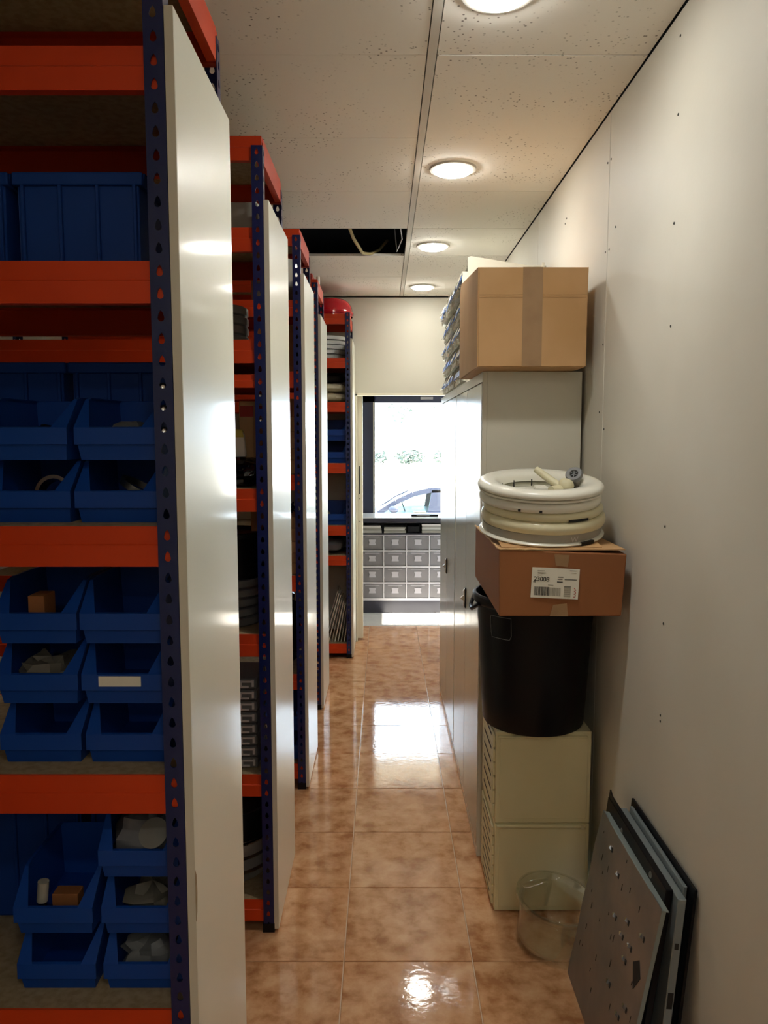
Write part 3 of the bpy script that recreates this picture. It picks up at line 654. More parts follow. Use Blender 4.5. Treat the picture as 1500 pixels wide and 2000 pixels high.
# ------------------------------------------------------------------ metal cabinets on the right
def metal_cabinet(y0, y1, label):
    t = thing('metal_cabinet', (0.54, (y0 + y1) / 2, 0), label, 'cabinet', 'grey metal cabinets along the right wall')
    z1 = 1.855; xf = 0.358; xb = 0.722
    b = MB(); b.box(xf + 0.018, xb, y0, y1, 0.0, z1)
    b.box(xf + 0.001, xf + 0.018, y0, y1, z1 - 0.036, z1); b.box(xf + 0.001, xf + 0.018, y0, y1, 0, 0.03)
    b.box(xf + 0.001, xf + 0.018, y0, y0 + 0.012, 0.03, z1 - 0.036); b.box(xf + 0.001, xf + 0.018, y1 - 0.012, y1, 0.03, z1 - 0.036)
    b.build('body', 'cabinet', t, bevel=0.0015)
    ym = (y0 + y1) / 2
    for (a, c) in ((y0 + 0.015, ym - 0.002), (ym + 0.002, y1 - 0.015)):
        d = MB().box(xf, xf + 0.0185, a, c, 0.034, z1 - 0.040).build('door', 'door', t, bevel=0.0015)
    hz = 0.915 if y0 < 3 else 0.885
    h = thing('handle', (xf, ym, hz), None, None); h.parent = t; h.location = Vector((xf, ym, hz)) - t.location
    MB().box(xf - 0.004, xf, ym - 0.026, ym - 0.004, hz - 0.045, hz + 0.045).build('escutcheon', 'black', h, bevel=0.002)
    MB().prism([(xf - 0.004, hz + 0.043), (xf - 0.012, hz + 0.032), (xf - 0.010, hz + 0.012), (xf - 0.024, hz), (xf - 0.010, hz - 0.012), (xf - 0.012, hz - 0.032), (xf - 0.004, hz - 0.043)], 'y', ym - 0.022, ym - 0.009).build('lever', 'chrome', h, bevel=0.001)
    return t
metal_cabinet(2.83, 3.833, 'near grey two-door metal cabinet carrying the open tape-sealed cardboard box')
metal_cabinet(3.837, 4.84, 'far grey two-door metal cabinet under the parts organiser, nearer the doorway')

# organiser with rows of small drawers on top
og = thing('parts_organiser', (0.54, 4.1, 1.856), 'grey metal parts organiser with rows of open drawers and blue labels on the cabinets', 'organiser')
ox, oy0, oy1, oz0, oz1 = 0.372, 3.50, 4.74, 1.856, 2.405
b = MB(); b.box(ox + 0.09, 0.72, oy0 + 0.004, oy1, oz0, oz1 - 0.03); b.box(ox, ox + 0.09, oy0 + 0.004, oy1, oz1 - 0.035, oz1 - 0.03); b.box(ox, ox + 0.09, oy0 + 0.004, oy1, oz0, oz0 + 0.012)
b.build('carcass', 'cabinet', og)
MB().prism([(ox, oz0), (0.722, oz0), (0.722, 2.362), (ox + 0.012, 2.415), (ox, 2.410)], 'y', oy0, oy0 + 0.004).build('side_panel', 'cabinet', og)
MB().prism([(ox, oz0), (0.722, oz0), (0.722, 2.375), (ox, 2.405)], 'y', oy1, oy1 + 0.004).build('side_panel', 'cabinet', og)
MB().box(0.700, 0.712, oy0 - 0.004, oy0 + 0.01, 2.33, 2.388).build('bracket', 'cabinet', og); MB().box(0.665, 0.690, oy0 - 0.003, oy0 + 0.008, 2.34, 2.372).build('bracket', 'cabinet', og)
NC, NR = 10, 5; pw = (oy1 - oy0 - 0.02) / NC; ph = (oz1 - 0.03 - oz0 - 0.012) / NR
for r_ in range(1, NR): MB().box(ox - 0.002, ox + 0.09, oy0 + 0.006, oy1, oz0 + 0.010 + r_ * ph - 0.002, oz0 + 0.010 + r_ * ph + 0.002).build('shelf', 'cabinet', og)
for c_ in range(1, NC): MB().box(ox - 0.001, ox + 0.09, oy0 + 0.006 + c_ * pw - 0.001, oy0 + 0.006 + c_ * pw + 0.001, oz0 + 0.012, oz1 - 0.036).build('divider', 'cabinet', og)
dr = MB(); w = pw - 0.008
dr.box(0, 0.10, 0, w, 0, 0.002); dr.box(0, 0.002, 0, w, 0.002, 0.055); dr.box(0.002, 0.10, 0, 0.0015, 0.002, 0.075); dr.box(0.002, 0.10, w - 0.0015, w, 0.002, 0.075); dr.box(-0.008, 0.0, w * 0.3, w * 0.7, 0.018, 0.024)
DRW = dr.data('drawer', 'creamtop')
TAB = MB().prism([(-0.010, 0.030), (-0.002, 0.060), (0.0, 0.060), (-0.008, 0.030)], 'y', 0.004, w - 0.004).data('label_tab', 'clearblue')
CARD_ = MB().prism([(-0.020, 0.040), (0.002, 0.088), (0.004, 0.087), (-0.018, 0.039)], 'y', 0.004, w * 0.62).data('card', 'paper')
rnd = random.Random(5)
for r_ in range(NR):
    for c_ in range(NC):
        out = rnd.uniform(0.0, 0.010) + (0.012 if r_ == NR - 1 else 0)
        p = (ox - 0.006 - out, oy0 + 0.010 + c_ * pw, oz0 + 0.0135 + r_ * ph)
        d = place(DRW, 'drawer', p, og)
        place(TAB, 'label_tab', p, d)
        if r_ == NR - 1 or rnd.random() < 0.4: place(CARD_, 'card', (p[0], p[1] + 0.01, p[2] - rnd.uniform(0, 0.02)), d)

# ------------------------------------------------------------------ cardboard box on the cabinet
cbx = thing('cardboard_box', (0.50, 2.95, 1.856), 'large tan cardboard box with brown tape overhanging the top of the near metal cabinet', 'box')
x0, x1, y0, y1, z0, z1 = 0.318, 0.690, 2.66, 3.25, 1.8565, 2.189
b = MB()
b.box(x0 + 0.003, x1, y0, y0 + 0.004, z0 + 0.002, z1); b.box(x1 - 0.004, x1, y0 + 0.004, y1, z0 + 0.004, z1)
b.box(x0 + 0.003, x1, y1 - 0.004, y1, z0 + 0.004, z1 - 0.01); b.box(x0 + 0.004, x1 - 0.004, y0 + 0.004, y1 - 0.004, z0, z0 + 0.004)
b.box(x0 + 0.004, x1 - 0.004, y0 + 0.004, y1 - 0.004, z1 - 0.008, z1 - 0.004)
b.build('box_body', 'card', cbx, bevel=0.0015)
MB().prism([(y0, z0 - 0.000), (y1 + 0.02, z0 + 0.003), (y1 + 0.03, z0 + 0.345), (y1 - 0.02, z0 + 0.385), (y0, z1)], 'x', x0 - 0.001, x0 + 0.003).build('side_flap', 'card', cbx, bevel=0.001)
tp = MB(); tp.box(0.470, 0.537, y0 - 0.0008, y0, z0 + 0.003, z1 + 0.0006); tp.box(0.470, 0.537, y0, y0 + 0.3, z1 - 0.0006, z1 + 0.0006)
tp.build('tape', 'tape', cbx)
cr_ = MB()
for zz in (2.098, 2.090): cr_.box(x0 + 0.006, 0.469, y0 - 0.0012, y0, zz, zz + 0.0018); cr_.box(0.538, x1 - 0.004, y0 - 0.0012, y0, zz, zz + 0.0018)
cr_.build('crease', 'card', cbx)

# ------------------------------------------------------------------ drawer units, bin, labelled box, rings
def drawer_unit(z0, z1, nd, label, lip):
    t = thing('drawer_unit', (0.53, 2.64, z0), label, 'drawer unit', 'cream plastic drawer units stacked by the right wall')
    x0, x1, y0, y1 = 0.377, 0.697, 2.487, 2.795
    MB().box(x0, x1, y0, y1, z0 + 0.0005, z1).build('shell', 'cream', t, bevel=0.004, segs=2)
    MB().box(x0 + 0.012, x1 - 0.012, y0 - 0.0025, y0, z0 + 0.018, z1 - 0.018).build('raised_panel', 'cream', t, bevel=0.002)
    if lip:
        MB().box(x0 + 0.002, x1 - 0.012, y0 - 0.010, y0 + 0.001, z1 - 0.012, z1 - 0.001).build('rail', 'cream', t, bevel=0.003)
        MB().box(x1 - 0.032, x1 - 0.022, y0 - 0.015, y0 - 0.006, z1 - 0.014, z1 - 0.002).build('latch', 'offwhite', t, bevel=0.001)
    else: MB().box(x0 + 0.004, x1 - 0.014, y0 - 0.007, y0 + 0.001, z1 - 0.022, z1 - 0.014).build('rail', 'cream', t, bevel=0.002)
    ph_ = (z1 - z0 - 0.03) / nd
    for k in range(nd):
        a = z0 + 0.012 + k * ph_
        d = MB().box(x0 - 0.008, x0 + 0.0005, y0 + 0.018, y1 - 0.014, a + 0.0025, a + ph_ - 0.0025).build('drawer', 'cream', t, bevel=0.002)
        MB().box(x0 - 0.0085, x0 - 0.0076, y0 + 0.06, y1 - 0.07, a + ph_ * 0.62, a + ph_ * 0.80).build('finger_slot', 'seam', d)
    return t
drawer_unit(0.0, 0.314, 8, 'lower cream drawer unit standing on the floor behind the glass bowl', True)
drawer_unit(0.3145, 0.637, 6, 'upper cream drawer unit stacked directly under the black bin', False)
bx, byy, bz = 0.520, 2.607, 0.6375
rb = thing('waste_bin', (bx, byy, bz), 'large round black plastic bin standing on the cream drawer units', 'bin')
MB().lathe([(0.0005, 0.012), (0.155, 0.012), (0.160, 0.0), (0.169, 0.0), (0.173, 0.008), (0.1795, 0.10), (0.192, 0.33), (0.199, 0.415), (0.207, 0.420), (0.213, 0.428), (0.213, 0.447), (0.208, 0.452), (0.202, 0.452), (0.197, 0.445), (0.190, 0.40), (0.168, 0.03), (0.0005, 0.02)],
           (bx, byy, bz), 64).build('bin_shell', 'black', rb, smooth=True)
# moulded frame mark and left grip
fm = MB(); 
def onbin(ang, z, dr=0.001):
    r = 0.173 + (z / 0.415) * 0.026 + dr; return (bx + r * math.cos(R(ang)), byy + r * math.sin(R(ang)), bz + z)
path = [onbin(a, 0.395) for a in (214, 222, 230, 237)] + [onbin(237, z) for z in (0.375, 0.355, 0.335)] + [onbin(a, 0.322) for a in (235, 230, 222, 214)] + [onbin(213, z) for z in (0.34, 0.36, 0.39)]
fm.tube(path + [path[0]], 0.0012, 6); fm.build('moulded_frame', 'greycap', rb, smooth=True)
gp = MB(); gp.tube([onbin(165, 0.425, 0.012), onbin(175, 0.40, 0.022), onbin(188, 0.40, 0.024), onbin(200, 0.425, 0.012)], 0.007, 8); gp.build('grip', 'black', rb, smooth=True)

lb = thing('cardboard_box', (0.525, 2.515, 1.0905), 'reddish-brown shipping box with a white barcode label, resting on the black bin', 'box')
x0, x1, y0, y1, z0, z1 = 0.338, 0.712, 2.232, 2.815, 1.0905, 1.289
b = MB(); V = []
nx, nz = 1, 1
pts = [(x0 + 0.003, y0, z0), (x1 - 0.008, y0 + 0.004, z0 - 0.0), (x1, y1, z0), (x0 - 0.0, y1, z0 + 0.012),
       (x0, y0 - 0.002, z1 + 0.002), (x1 + 0.002, y0, z1 - 0.012), (x1, y1, z1 - 0.002), (x0 + 0.0, y1, z1 + 0.002)]
b.mesh(pts, [(0, 3, 2, 1), (4, 5, 6, 7), (0, 1, 5, 4), (1, 2, 6, 5), (2, 3, 7, 6), (3, 0, 4, 7)])
b.build('box_body', 'cardred', lb, bevel=0.004, segs=2)
MB().prism([(x0 + 0.002, y0 + 0.002), (x1 - 0.002, y0 + 0.004), (x1 - 0.002, y1 - 0.003), (x0 + 0.001, y1 - 0.003)], 'z', 0, 0.003,
           mtx=Matrix.Translation((0, 0, z1 - 0.0005)) @ Matrix.Shear('XY', 4, (0, 0))).build('top_flap', 'card', lb)
te = MB(); rr = random.Random(3); pts = []
for i in range(14):
    u = i / 13; pts.append((x0 + 0.001 - 0.001 + rr.uniform(-0.002, 0.002), y1 - u * (y1 - y0), z1 + 0.004 + rr.uniform(-0.002, 0.003)))
for i in range(8): pts.append((x0 + 0.018 * i + 0.004, y0 - 0.001, z1 + 0.003 + rr.uniform(-0.002, 0.001)))
te.tube(pts, 0.0028, 6); te.build('torn_edge', 'cardlight', lb, smooth=True)
# shipping label, printed "23008"
lm = Matrix.Translation((0.505, y0 - 0.0018, 1.190)) @ Matrix.Rotation(R(2.6), 4, 'Y')
st = MB().box(-0.071, 0.069, -0.0008, 0, -0.044, 0.046, lm).build('shipping_label', 'paper', lb)
def on_label(name, m, rects):
    b = MB()
    for (a, c, d, e) in rects: b.box(a, c, -0.0013, -0.0008, d, e, lm)
    o = b.build(name, m, st); o['kind'] = 'stuff'; return o
bars = []; xx = -0.062; rr = random.Random(11)
while xx < -0.018: 
    w = rr.choice((0.0008, 0.0014, 0.0022)); bars.append((xx, xx + w, -0.037, -0.011)); xx += w + rr.choice((0.0008, 0.0014))
on_label('barcode', 'ink', bars)
bars = []
while xx < 0.017:
    w = rr.choice((0.0007, 0.0012)); bars.append((xx, xx + w, -0.037, -0.012)); xx += w + rr.choice((0.0008, 0.0013))
on_label('barcode', 'inkgrey', bars)
on_label('small_print', 'inkgrey', [(0.026, 0.046, -0.038 + 0.003 * k, -0.0365 + 0.003 * k) for k in range(11)] + [(-0.055, -0.034, 0.036, 0.0375), (-0.054, -0.030, 0.029, 0.0315), (-0.054, -0.042, 0.023, 0.0245), (0.040, 0.062, 0.040, 0.0412), (0.045, 0.060, 0.033, 0.0342), (-0.022, -0.006, -0.006, -0.0045)])
on_label('print_rule', 'ink', [(0.026, 0.062, 0.0125, 0.0145), (0.005, 0.022, 0.019, 0.0208), (0.005, 0.020, 0.013, 0.0148), (0.004, 0.021, 0.004, 0.007), (-0.066, -0.058, 0.002, 0.004), (0.026, 0.046, -0.0085, -0.0065)])
on_label('red_print', 'inkred', [(0.056 + 0.0035 * (k % 2), 0.0585 + 0.0035 * (k % 2), -0.039 + 0.0042 * k, -0.0362 + 0.0042 * k) for k in range(7)])
text_mesh('number_print', '23008', 0.0185, 'ink', st, lm @ Matrix.Translation((-0.065, -0.0011, 0.006)) @ Matrix.Rotation(R(90), 4, 'X'), 0.0003)
MB().prism([(0.50, z1 - 0.012), (0.545, z1 - 0.014), (0.54, z1 - 0.05), (0.505, z1 - 0.045)], 'y', y0 - 0.0022, y0 - 0.0012).build('tape', 'tape', lb)
MB().prism([(0.49, z0 + 0.002), (0.545, z0 + 0.001), (0.54, z0 + 0.04), (0.50, z0 + 0.035)], 'y', y0 - 0.0012, y0 + 0.0002).build('tape', 'tape', lb)

# washing-machine door rings on the box
rcx, rcy = 0.497, 2.45
def ring(z, h, R0, r0, m, label, dx=0.0, sub=True):
    t = thing('door_ring', (rcx + dx, rcy, z), label, 'ring', 'washing machine door rings stacked on the labelled box')
    p = [(R0 - 0.006, 0), (R0 - 0.001, h * 0.25), (R0, h * 0.5), (R0 - 0.003, h * 0.8), (R0 - 0.010, h * 0.97), (R0 - 0.025, h), (r0 + 0.014, h * 0.97), (r0 + 0.005, h * 0.90), (r0, h * 0.75), (r0, 0.0)]
    MB().lathe(p, (rcx + dx, rcy, z), 72, loop=True).build('ring_body', m, t, smooth=True)
    return t
zb = z1 + 0.003
g5 = ring(zb, 0.012, 0.196, 0.150, 'ringw', 'lowest white door ring, thin, with a grey lettered inner band', 0.006)
MB().lathe([(0.186, 0.010), (0.188, 0.036), (0.184, 0.036), (0.182, 0.010)], (rcx + 0.006, rcy, zb), 60, loop=True).build('inner_band', 'ringg', g5, smooth=True)
text_mesh('letter_print', 'W', 0.024, 'tag', g5, Matrix.Translation((0.556, rcy - 0.1815, zb + 0.013)) @ Matrix.Rotation(R(18), 4, 'Z') @ Matrix.Rotation(R(90), 4, 'X'))
MB().lathe([(0.1885, 0.001), (0.1975, 0.001), (0.1975, 0.011), (0.1885, 0.011)], (rcx + 0.006, rcy, zb - 0.0), 6, loop=True, a0=R(296), a1=R(312)).build('notch', 'black', g5)
ring(zb + 0.037, 0.036, 0.195, 0.145, 'ringc', 'yellowed cream door ring, second from the bottom, with a fine side seam', 0.009)
g3 = ring(zb + 0.074, 0.027, 0.188, 0.14, 'ringc', 'cream door ring with a latch cut-out, middle of the stack', 0.006)
MB().lathe([(0.183, 0.001), (0.1890, 0.001), (0.1890, 0.008), (0.183, 0.008)], (rcx + 0.006, rcy, zb + 0.074), 10, loop=True, a0=R(283), a1=R(305)).build('latch_opening', 'seam', g3)
g2 = ring(zb + 0.102, 0.029, 0.191, 0.13, 'ringw', 'white door ring with two small square notches, second from the top', -0.004)
for a in (240, 259): MB().lathe([(0.186, 0.003), (0.1918, 0.003), (0.1918, 0.010), (0.186, 0.010)], (rcx - 0.004, rcy, zb + 0.102), 2, loop=True, a0=R(a), a1=R(a + 2.6)).build('notch', 'seam', g2)
g1 = thing('door_ring', (rcx - 0.004, rcy, zb + 0.132), 'topmost glossy white door ring holding loose plastic fittings', 'ring', 'washing machine door rings stacked on the labelled box')
MB().lathe([(0.186, 0.0), (0.191, 0.002), (0.191, 0.007), (0.186, 0.009), (0.15, 0.008), (0.15, 0.0)], (rcx - 0.004, rcy, zb + 0.132), 72, loop=True).build('ring_base', 'ringw', g1, smooth=True)
MB().lathe([(0.188, 0.009), (0.195, 0.013), (0.197, 0.020), (0.194, 0.028), (0.185, 0.034), (0.168, 0.037), (0.145, 0.034), (0.134, 0.028), (0.127, 0.018), (0.124, 0.004), (0.16, 0.009)], (rcx - 0.004, rcy, zb + 0.132), 72, loop=True).build('ring_cap', 'ringw', g1, smooth=True)
MB().lathe([(0.0005, 0.010), (0.126, 0.010), (0.129, 0.014), (0.0005, 0.014)], (rcx - 0.004, rcy, zb + 0.102), 48).build('inner_disc', 'ringw', g2, smooth=True)
for a in (60, 90, 120, 150): MB().lathe([(0.1225, -0.012), (0.1245, -0.012), (0.1265, 0.010), (0.1245, 0.010)], (rcx - 0.004, rcy, zb + 0.132), 1, loop=True, a0=R(a), a1=R(a + 2)).build('notch', 'seam', g1)
zi = zb + 0.118
f1 = thing('plastic_fitting', (0.55, 2.47, zi), 'cream plastic pipe elbow lying inside the topmost ring', 'fitting')
MB().cyl((0.495, 2.53, zi + 0.066), (0.560, 2.46, zi + 0.022), 0.011, 14, 0.014).build('pipe', 'offwhite', f1, smooth=True)
MB().blob((0.575, 2.45, zi + 0.026), 0.024, 0.024, 0.026, 0.04, seed=40, n=18, m=10).build('elbow', 'offwhite', f1, smooth=True)
MB().cyl((0.555, 2.44, zi + 0.018), (0.523, 2.42, zi + 0.018), 0.016, 14).build('socket', 'offwhite', f1, smooth=True)
f2 = thing('hinge_block', (0.505, 2.44, zi), 'small whitish hinge block next to the cream pipe elbow', 'fitting')
MB().box(0.478, 0.520, 2.44, 2.48, zi, zi + 0.026).build('block', 'ringw', f2, bevel=0.006, segs=2)
MB().box(0.490, 0.515, 2.425, 2.4405, zi + 0.0, zi + 0.012).build('foot', 'black', f2, bevel=0.002)
f3 = thing('filter_cap', (0.61, 2.46, zi), 'grey round filter cap with a ribbed dark centre, right side of the topmost ring', 'filter cap')
ax = Matrix.Translation((0.602, 2.46, zi + 0.062)) @ Matrix.Rotation(R(-28), 4, 'Y') @ Matrix.Rotation(R(38), 4, 'X')
MB().lathe([(0.012, 0.004), (0.014, 0.008), (0.024, 0.008), (0.027, 0.004), (0.027, -0.004), (0.024, -0.007), (0.0005, -0.007), (0.0005, 0.0), (0.0115, 0.0)], mtx=ax, n=36).build('cap', 'greycap', f3, smooth=True)
MB().lathe([(0.0005, 0.0005), (0.0115, 0.0005), (0.0115, 0.0025), (0.0005, 0.0025)], mtx=ax, n=24).build('centre', 'seam', f3)
for k in range(3): MB().box(-0.011, 0.011, -0.0012, 0.0012, 0.0025, 0.0055, ax @ Matrix.Rotation(R(60 * k), 4, 'Z')).build('rib', 'greycap', f3)
MB().cyl(tuple(ax @ Vector((0, 0, -0.007))), (0.625, 2.47, zi + 0.016), 0.012, 16).build('stem', 'ringg', f3, smooth=True)
MB().box(0.585, 0.640, 2.44, 2.475, zi, zi + 0.02).build('clip_base', 'black', f3, bevel=0.003)

# the whole stack tips forward, propped on a raised box flap
tilt = R(8.5); piv = Vector((0.5, 2.255, z1 + 0.004)); T_ = Matrix.Translation(piv) @ Matrix.Rotation(tilt, 4, 'X') @ Matrix.Translation(-piv)
for o in [q for q in COL.objects if q.parent is None and q.name.split('.')[0] in ('door_ring', 'plastic_fitting', 'hinge_block', 'filter_cap')]:
    o.location = T_ @ o.location; o.rotation_euler = (tilt, 0, 0)
MB().box(-0.15, 0.15, 0.01, 0.36, -0.0035, -0.0005, T_ @ Matrix.Translation((0.5, 2.255, z1 + 0.003))).build('raised_flap', 'card', lb)

# ------------------------------------------------------------------ glass bowl on the floor
gx, gy = 0.532, 2.325
gm = Matrix.Translation((gx, gy, 0.007)) @ Matrix.Rotation(R(5), 4, 'X') @ Matrix.Rotation(R(7), 4, 'Y') @ Matrix.Diagonal((1.09, 1.09, 1.0, 1))
gb = thing('glass_bowl', (gx, gy, 0.0), 'clear glass porthole bowl tilted on the floor beside the cream drawer unit', 'glass bowl')
MB().lathe([(0.0005, 0.0), (0.085, 0.0), (0.094, 0.006), (0.099, 0.02), (0.104, 0.11), (0.107, 0.135), (0.114, 0.141), (0.119, 0.146), (0.119, 0.153), (0.113, 0.155), (0.104, 0.148), (0.100, 0.135), (0.096, 0.11), (0.092, 0.022), (0.086, 0.009), (0.0005, 0.008)], mtx=gm, n=64).build('bowl', 'glass', gb, smooth=True)
MB().lathe([(0.112, 0.156), (0.119, 0.154), (0.119, 0.158), (0.112, 0.160)], mtx=gm, n=64, loop=True).build('rim', 'glass', gb, smooth=True)

# ------------------------------------------------------------------ metal panels leaning on the wall
def lean(xb, y, z, deg, yaw=0): return Matrix.Translation((xb, y, z)) @ Matrix.Rotation(R(yaw), 4, 'Z') @ Matrix.Rotation(R(deg), 4, 'Y')
A = lean(0.557, 1.69, 0.003, 10)
pa = thing('metal_sheet', (0.60, 1.93, 0.0), 'dented galvanised metal panel with slits, frontmost of the three leaning on the wall', 'panel')
L_, H_ = 0.49, 0.527
# sheet with a wavy lower-left edge
n = 14; rr = random.Random(2); outl = [(0, 0)] + [(L_ - 0.0, 0.0)]
outl += [(L_ + 0.004 * math.sin(i * 1.3), H_ * i / n) for i in range(1, n)] + [(L_ - 0.01, H_), (L_ * 0.6, H_ - 0.004), (0, H_)]
MB().prism(outl, 'x', 0.0, 0.003, A).build('sheet', 'sheet', pa)
fl_ = MB(); fl_.box(0.0, 0.018, 0.0, L_ - 0.01, H_ - 0.004, H_ - 0.001, A); fl_.build('top_flange', 'sheetedge', pa, bevel=0.001)
MB().box(0.0, 0.010, -0.001, 0.001, 0, H_, A).build('side_flange', 'sheetedge', pa)
tabs = [(0.16, 0.385), (0.115, 0.345), (0.175, 0.335), (0.06, 0.41), (0.24, 0.345), (0.13, 0.30), (0.07, 0.215), (0.19, 0.19), (0.10, 0.17), (0.28, 0.44), (0.36, 0.47)]
tm = MB(); ts = MB()
for (yy, zz) in tabs:
    tm.prism([(0.0, zz), (0.0, zz + 0.007), (-0.007, zz + 0.003)], 'y', yy, yy + 0.024, A) if False else tm.mesh([A @ Vector(p) for p in ((-0.001, yy, zz), (-0.001, yy + 0.024, zz + 0.002), (-0.001, yy + 0.012, zz + 0.009), (-0.008, yy + 0.004, zz + 0.004))], [(0, 1, 2), (0, 3, 1), (1, 3, 2), (2, 3, 0)])
    ts.box(-0.0012, 0.0, yy - 0.008, yy - 0.001, zz - 0.003, zz + 0.010, A)
for k in range(26):
    yy, zz = rr.uniform(0.02, 0.46), rr.uniform(0.05, 0.5); ts.box(-0.0009, 0.0, yy, yy + rr.uniform(0.001, 0.003), zz, zz + rr.uniform(0.006, 0.02), A)
struct(tm.build('lanced_tabs', 'chrome', pa), 'stuff'); struct(ts.build('slits', 'seam', pa), 'stuff')
MB().prism([(0.055, 0.36), (0.085, 0.335), (0.055, 0.285), (0.03, 0.33)], 'x', -0.0014, 0.0, A).build('diamond_hole', 'seam', pa)
B_ = lean(0.603, 1.725, 0.003, 7)
pb = thing('metal_sheet', (0.65, 1.96, 0.0), 'black metal appliance panel with screw holes, middle of the three leaning on the wall', 'panel')
MB().box(0.0, 0.018, 0, 0.475, 0, 0.552, B_).build('tray', 'black', pb, bevel=0.002)
MB().prism([(0.35, 0.552), (0.475, 0.552), (0.475, 0.574), (0.455, 0.566)], 'x', 0.002, 0.006, B_).build('corner_ear', 'black', pb)
for (yy, zz) in ((0.33, 0.52), (0.14, 0.47), (0.10, 0.53), (0.12, 0.42)): MB().lathe([(0.0005, 0.003), (0.006, 0.002), (0.009, 0)], mtx=B_ @ Matrix.Translation((0, yy, zz)) @ Matrix.Rotation(R(-90), 4, 'Y'), n=14).build('screw', 'steel', pb, smooth=True)
C_ = lean(0.645, 1.695, 0.003, 4.5)
pc = thing('metal_sheet', (0.68, 1.92, 0.0), 'silver frame panel with a black backing sheet, rearmost against the wall', 'panel')
MB().box(0.0, 0.020, 0, 0.445, 0, 0.545, C_).build('frame', 'silver', pc, bevel=0.002)
MB().box(0.022, 0.032, 0.03, 0.43, 0.02, 0.560, C_).build('inner_strip', 'silver', pc, bevel=0.002)
MB().box(0.034, 0.041, -0.004, 0.455, 0, 0.572, C_).build('backing_sheet', 'black', pc, bevel=0.001)
hl = MB(); hl.box(0.005, 0.014, -0.0012, 0.0, 0.42, 0.435, C_); hl.box(0.003, 0.016, -0.0012, 0.0, 0.13, 0.175, C_); hl.box(0.003, 0.016, -0.0012, 0.0, 0.27, 0.31, C_); struct(hl.build('cut_outs', 'seam', pc), 'stuff')

# ------------------------------------------------------------------ counter in the front room
ct = thing('counter_unit', (0.1, 7.1, 0), 'dark topped shop counter with a grid of grey label drawers, beyond the doorway', 'counter')
cx0, cx1, cy0, cy1 = -0.62, 1.05, 6.93, 7.33
MB().box(cx0, cx1, cy0 - 0.01, cy1, 0.835, 0.875).build('edge_trim', 'counter', ct, bevel=0.002)
MB().box(cx0, cx1, cy0 - 0.009, cy1, 0.8751, 0.882).build('worktop', 'worktop', ct, bevel=0.001)
MB().box(cx0, cx1, cy0 + 0.005, cy1, 0.0, 0.115).build('plinth', 'counter', ct)
MB().box(cx0, cx1, cy0 + 0.28, cy1, 0.115, 0.835).build('back_panel', 'counter', ct)
MB().box(cx0, cx1, cy0 + 0.004, cy0 + 0.28, 0.722, 0.737).build('shelf', 'counter', ct)
xc = [-0.418 - 0.0, -0.210, -0.002, 0.206, 0.414, 0.622, 0.83, 1.038]
zc = [0.130, 0.2785, 0.427, 0.5755, 0.722]
for z in zc: MB().box(cx0, cx1, cy0, cy0 + 0.28, z - 0.007 if z > 0.13 else 0.115, z + 0.007 if z < 0.72 else z).build('shelf', 'shelfw', ct)
for x in [cx0 + 0.01] + xc: MB().box(x - 0.005, x + 0.005, cy0 + 0.001, cy0 + 0.28, 0.115, 0.722).build('divider', 'shelfw', ct)
dw, dh = 0.208 - 0.016, 0.1335 - 0.006
DB = MB().box(0, dw, 0, 0.25, 0, dh).data('drawer', 'drawer')
DL = MB().box(0.03, dw - 0.03, -0.0015, 0.0, dh - 0.012, dh - 0.007).data('lid_edge', 'holder')
h2 = MB().prism([(-0.033, -0.026), (0.033, -0.026), (0.030, -0.012), (0.025, 0), (0.030, 0.012), (0.033, 0.026), (-0.033, 0.026), (-0.030, 0.012), (-0.025, 0), (-0.030, -0.012)], 'y', -0.004, 0.0)
HO = h2.data('label_holder', 'holder')
for i, x in enumerate([-0.61 + 0.002] + xc[:-1]):
    if i == 0: continue
    for z in zc[:-1]:
        p = (x + 0.008, cy0 + 0.006, z + 0.008)
        d = place(DB, 'drawer', p, ct)
        place(DL, 'lid_edge', p, d)
        place(HO, 'label_holder', (p[0] + dw / 2, p[1], p[2] + dh * 0.55), d)
def stack(x0, x1, z, n, h, label, m='papergrey'):
    t = thing('paper_stack', ((x0 + x1) / 2, 7.03, z), label, 'paper stack', 'paper stacks under the counter top')
    for k in range(n):
        MB().box(x0 + 0.004 * (k % 2), x1 - 0.005 * (k % 3), 6.955, 7.15, z + k * h + 0.0003, z + (k + 1) * h).build('ream', m if k % 2 == 0 else 'dulldisc', t)
stack(-0.24, -0.02, 0.7375, 3, 0.022, 'pale paper stack under the counter top, beside the sliding door')
stack(0.0, 0.20, 0.7375, 4, 0.013, 'flatter grey paper stack under the counter top, second from left')
stack(0.345, 0.56, 0.7375, 5, 0.016, 'tall pale paper stack at the right end under the counter top')
tag(MB().box(0.215, 0.325, 6.96, 7.12, 0.7375, 0.80).build('black_case', 'black', bevel=0.006), 'small black case between the paper stacks under the counter top', 'case')
wl = thing('wallet', (0.36, 7.08, 0.8825), 'black wallet-like folder lying on the counter top', 'folder')
MB().box(0.25, 0.50, 7.02, 7.16, 0.8825, 0.902).build('cover', 'black', wl, bevel=0.006, segs=2)
MB().box(0.30, 0.42, 7.017, 7.0205, 0.888, 0.894).build('metal_strip', 'steel', wl)
tag(MB().box(0.28, 0.40, 7.20, 7.30, 0.8825, 0.905).build('paper_pad', 'paper', bevel=0.002), 'small white paper pad behind the black folder on the counter', 'paper pad')

# ------------------------------------------------------------------ outside: car, shrubs, tree
ca = Matrix.Translation((0.70, 15.6, -0.9)) @ Matrix.Rotation(R(0), 4, 'Z')
car = thing('car', (0.7, 15.6, -0.9), 'dark blue car parked outside, seen through the shop window', 'car')
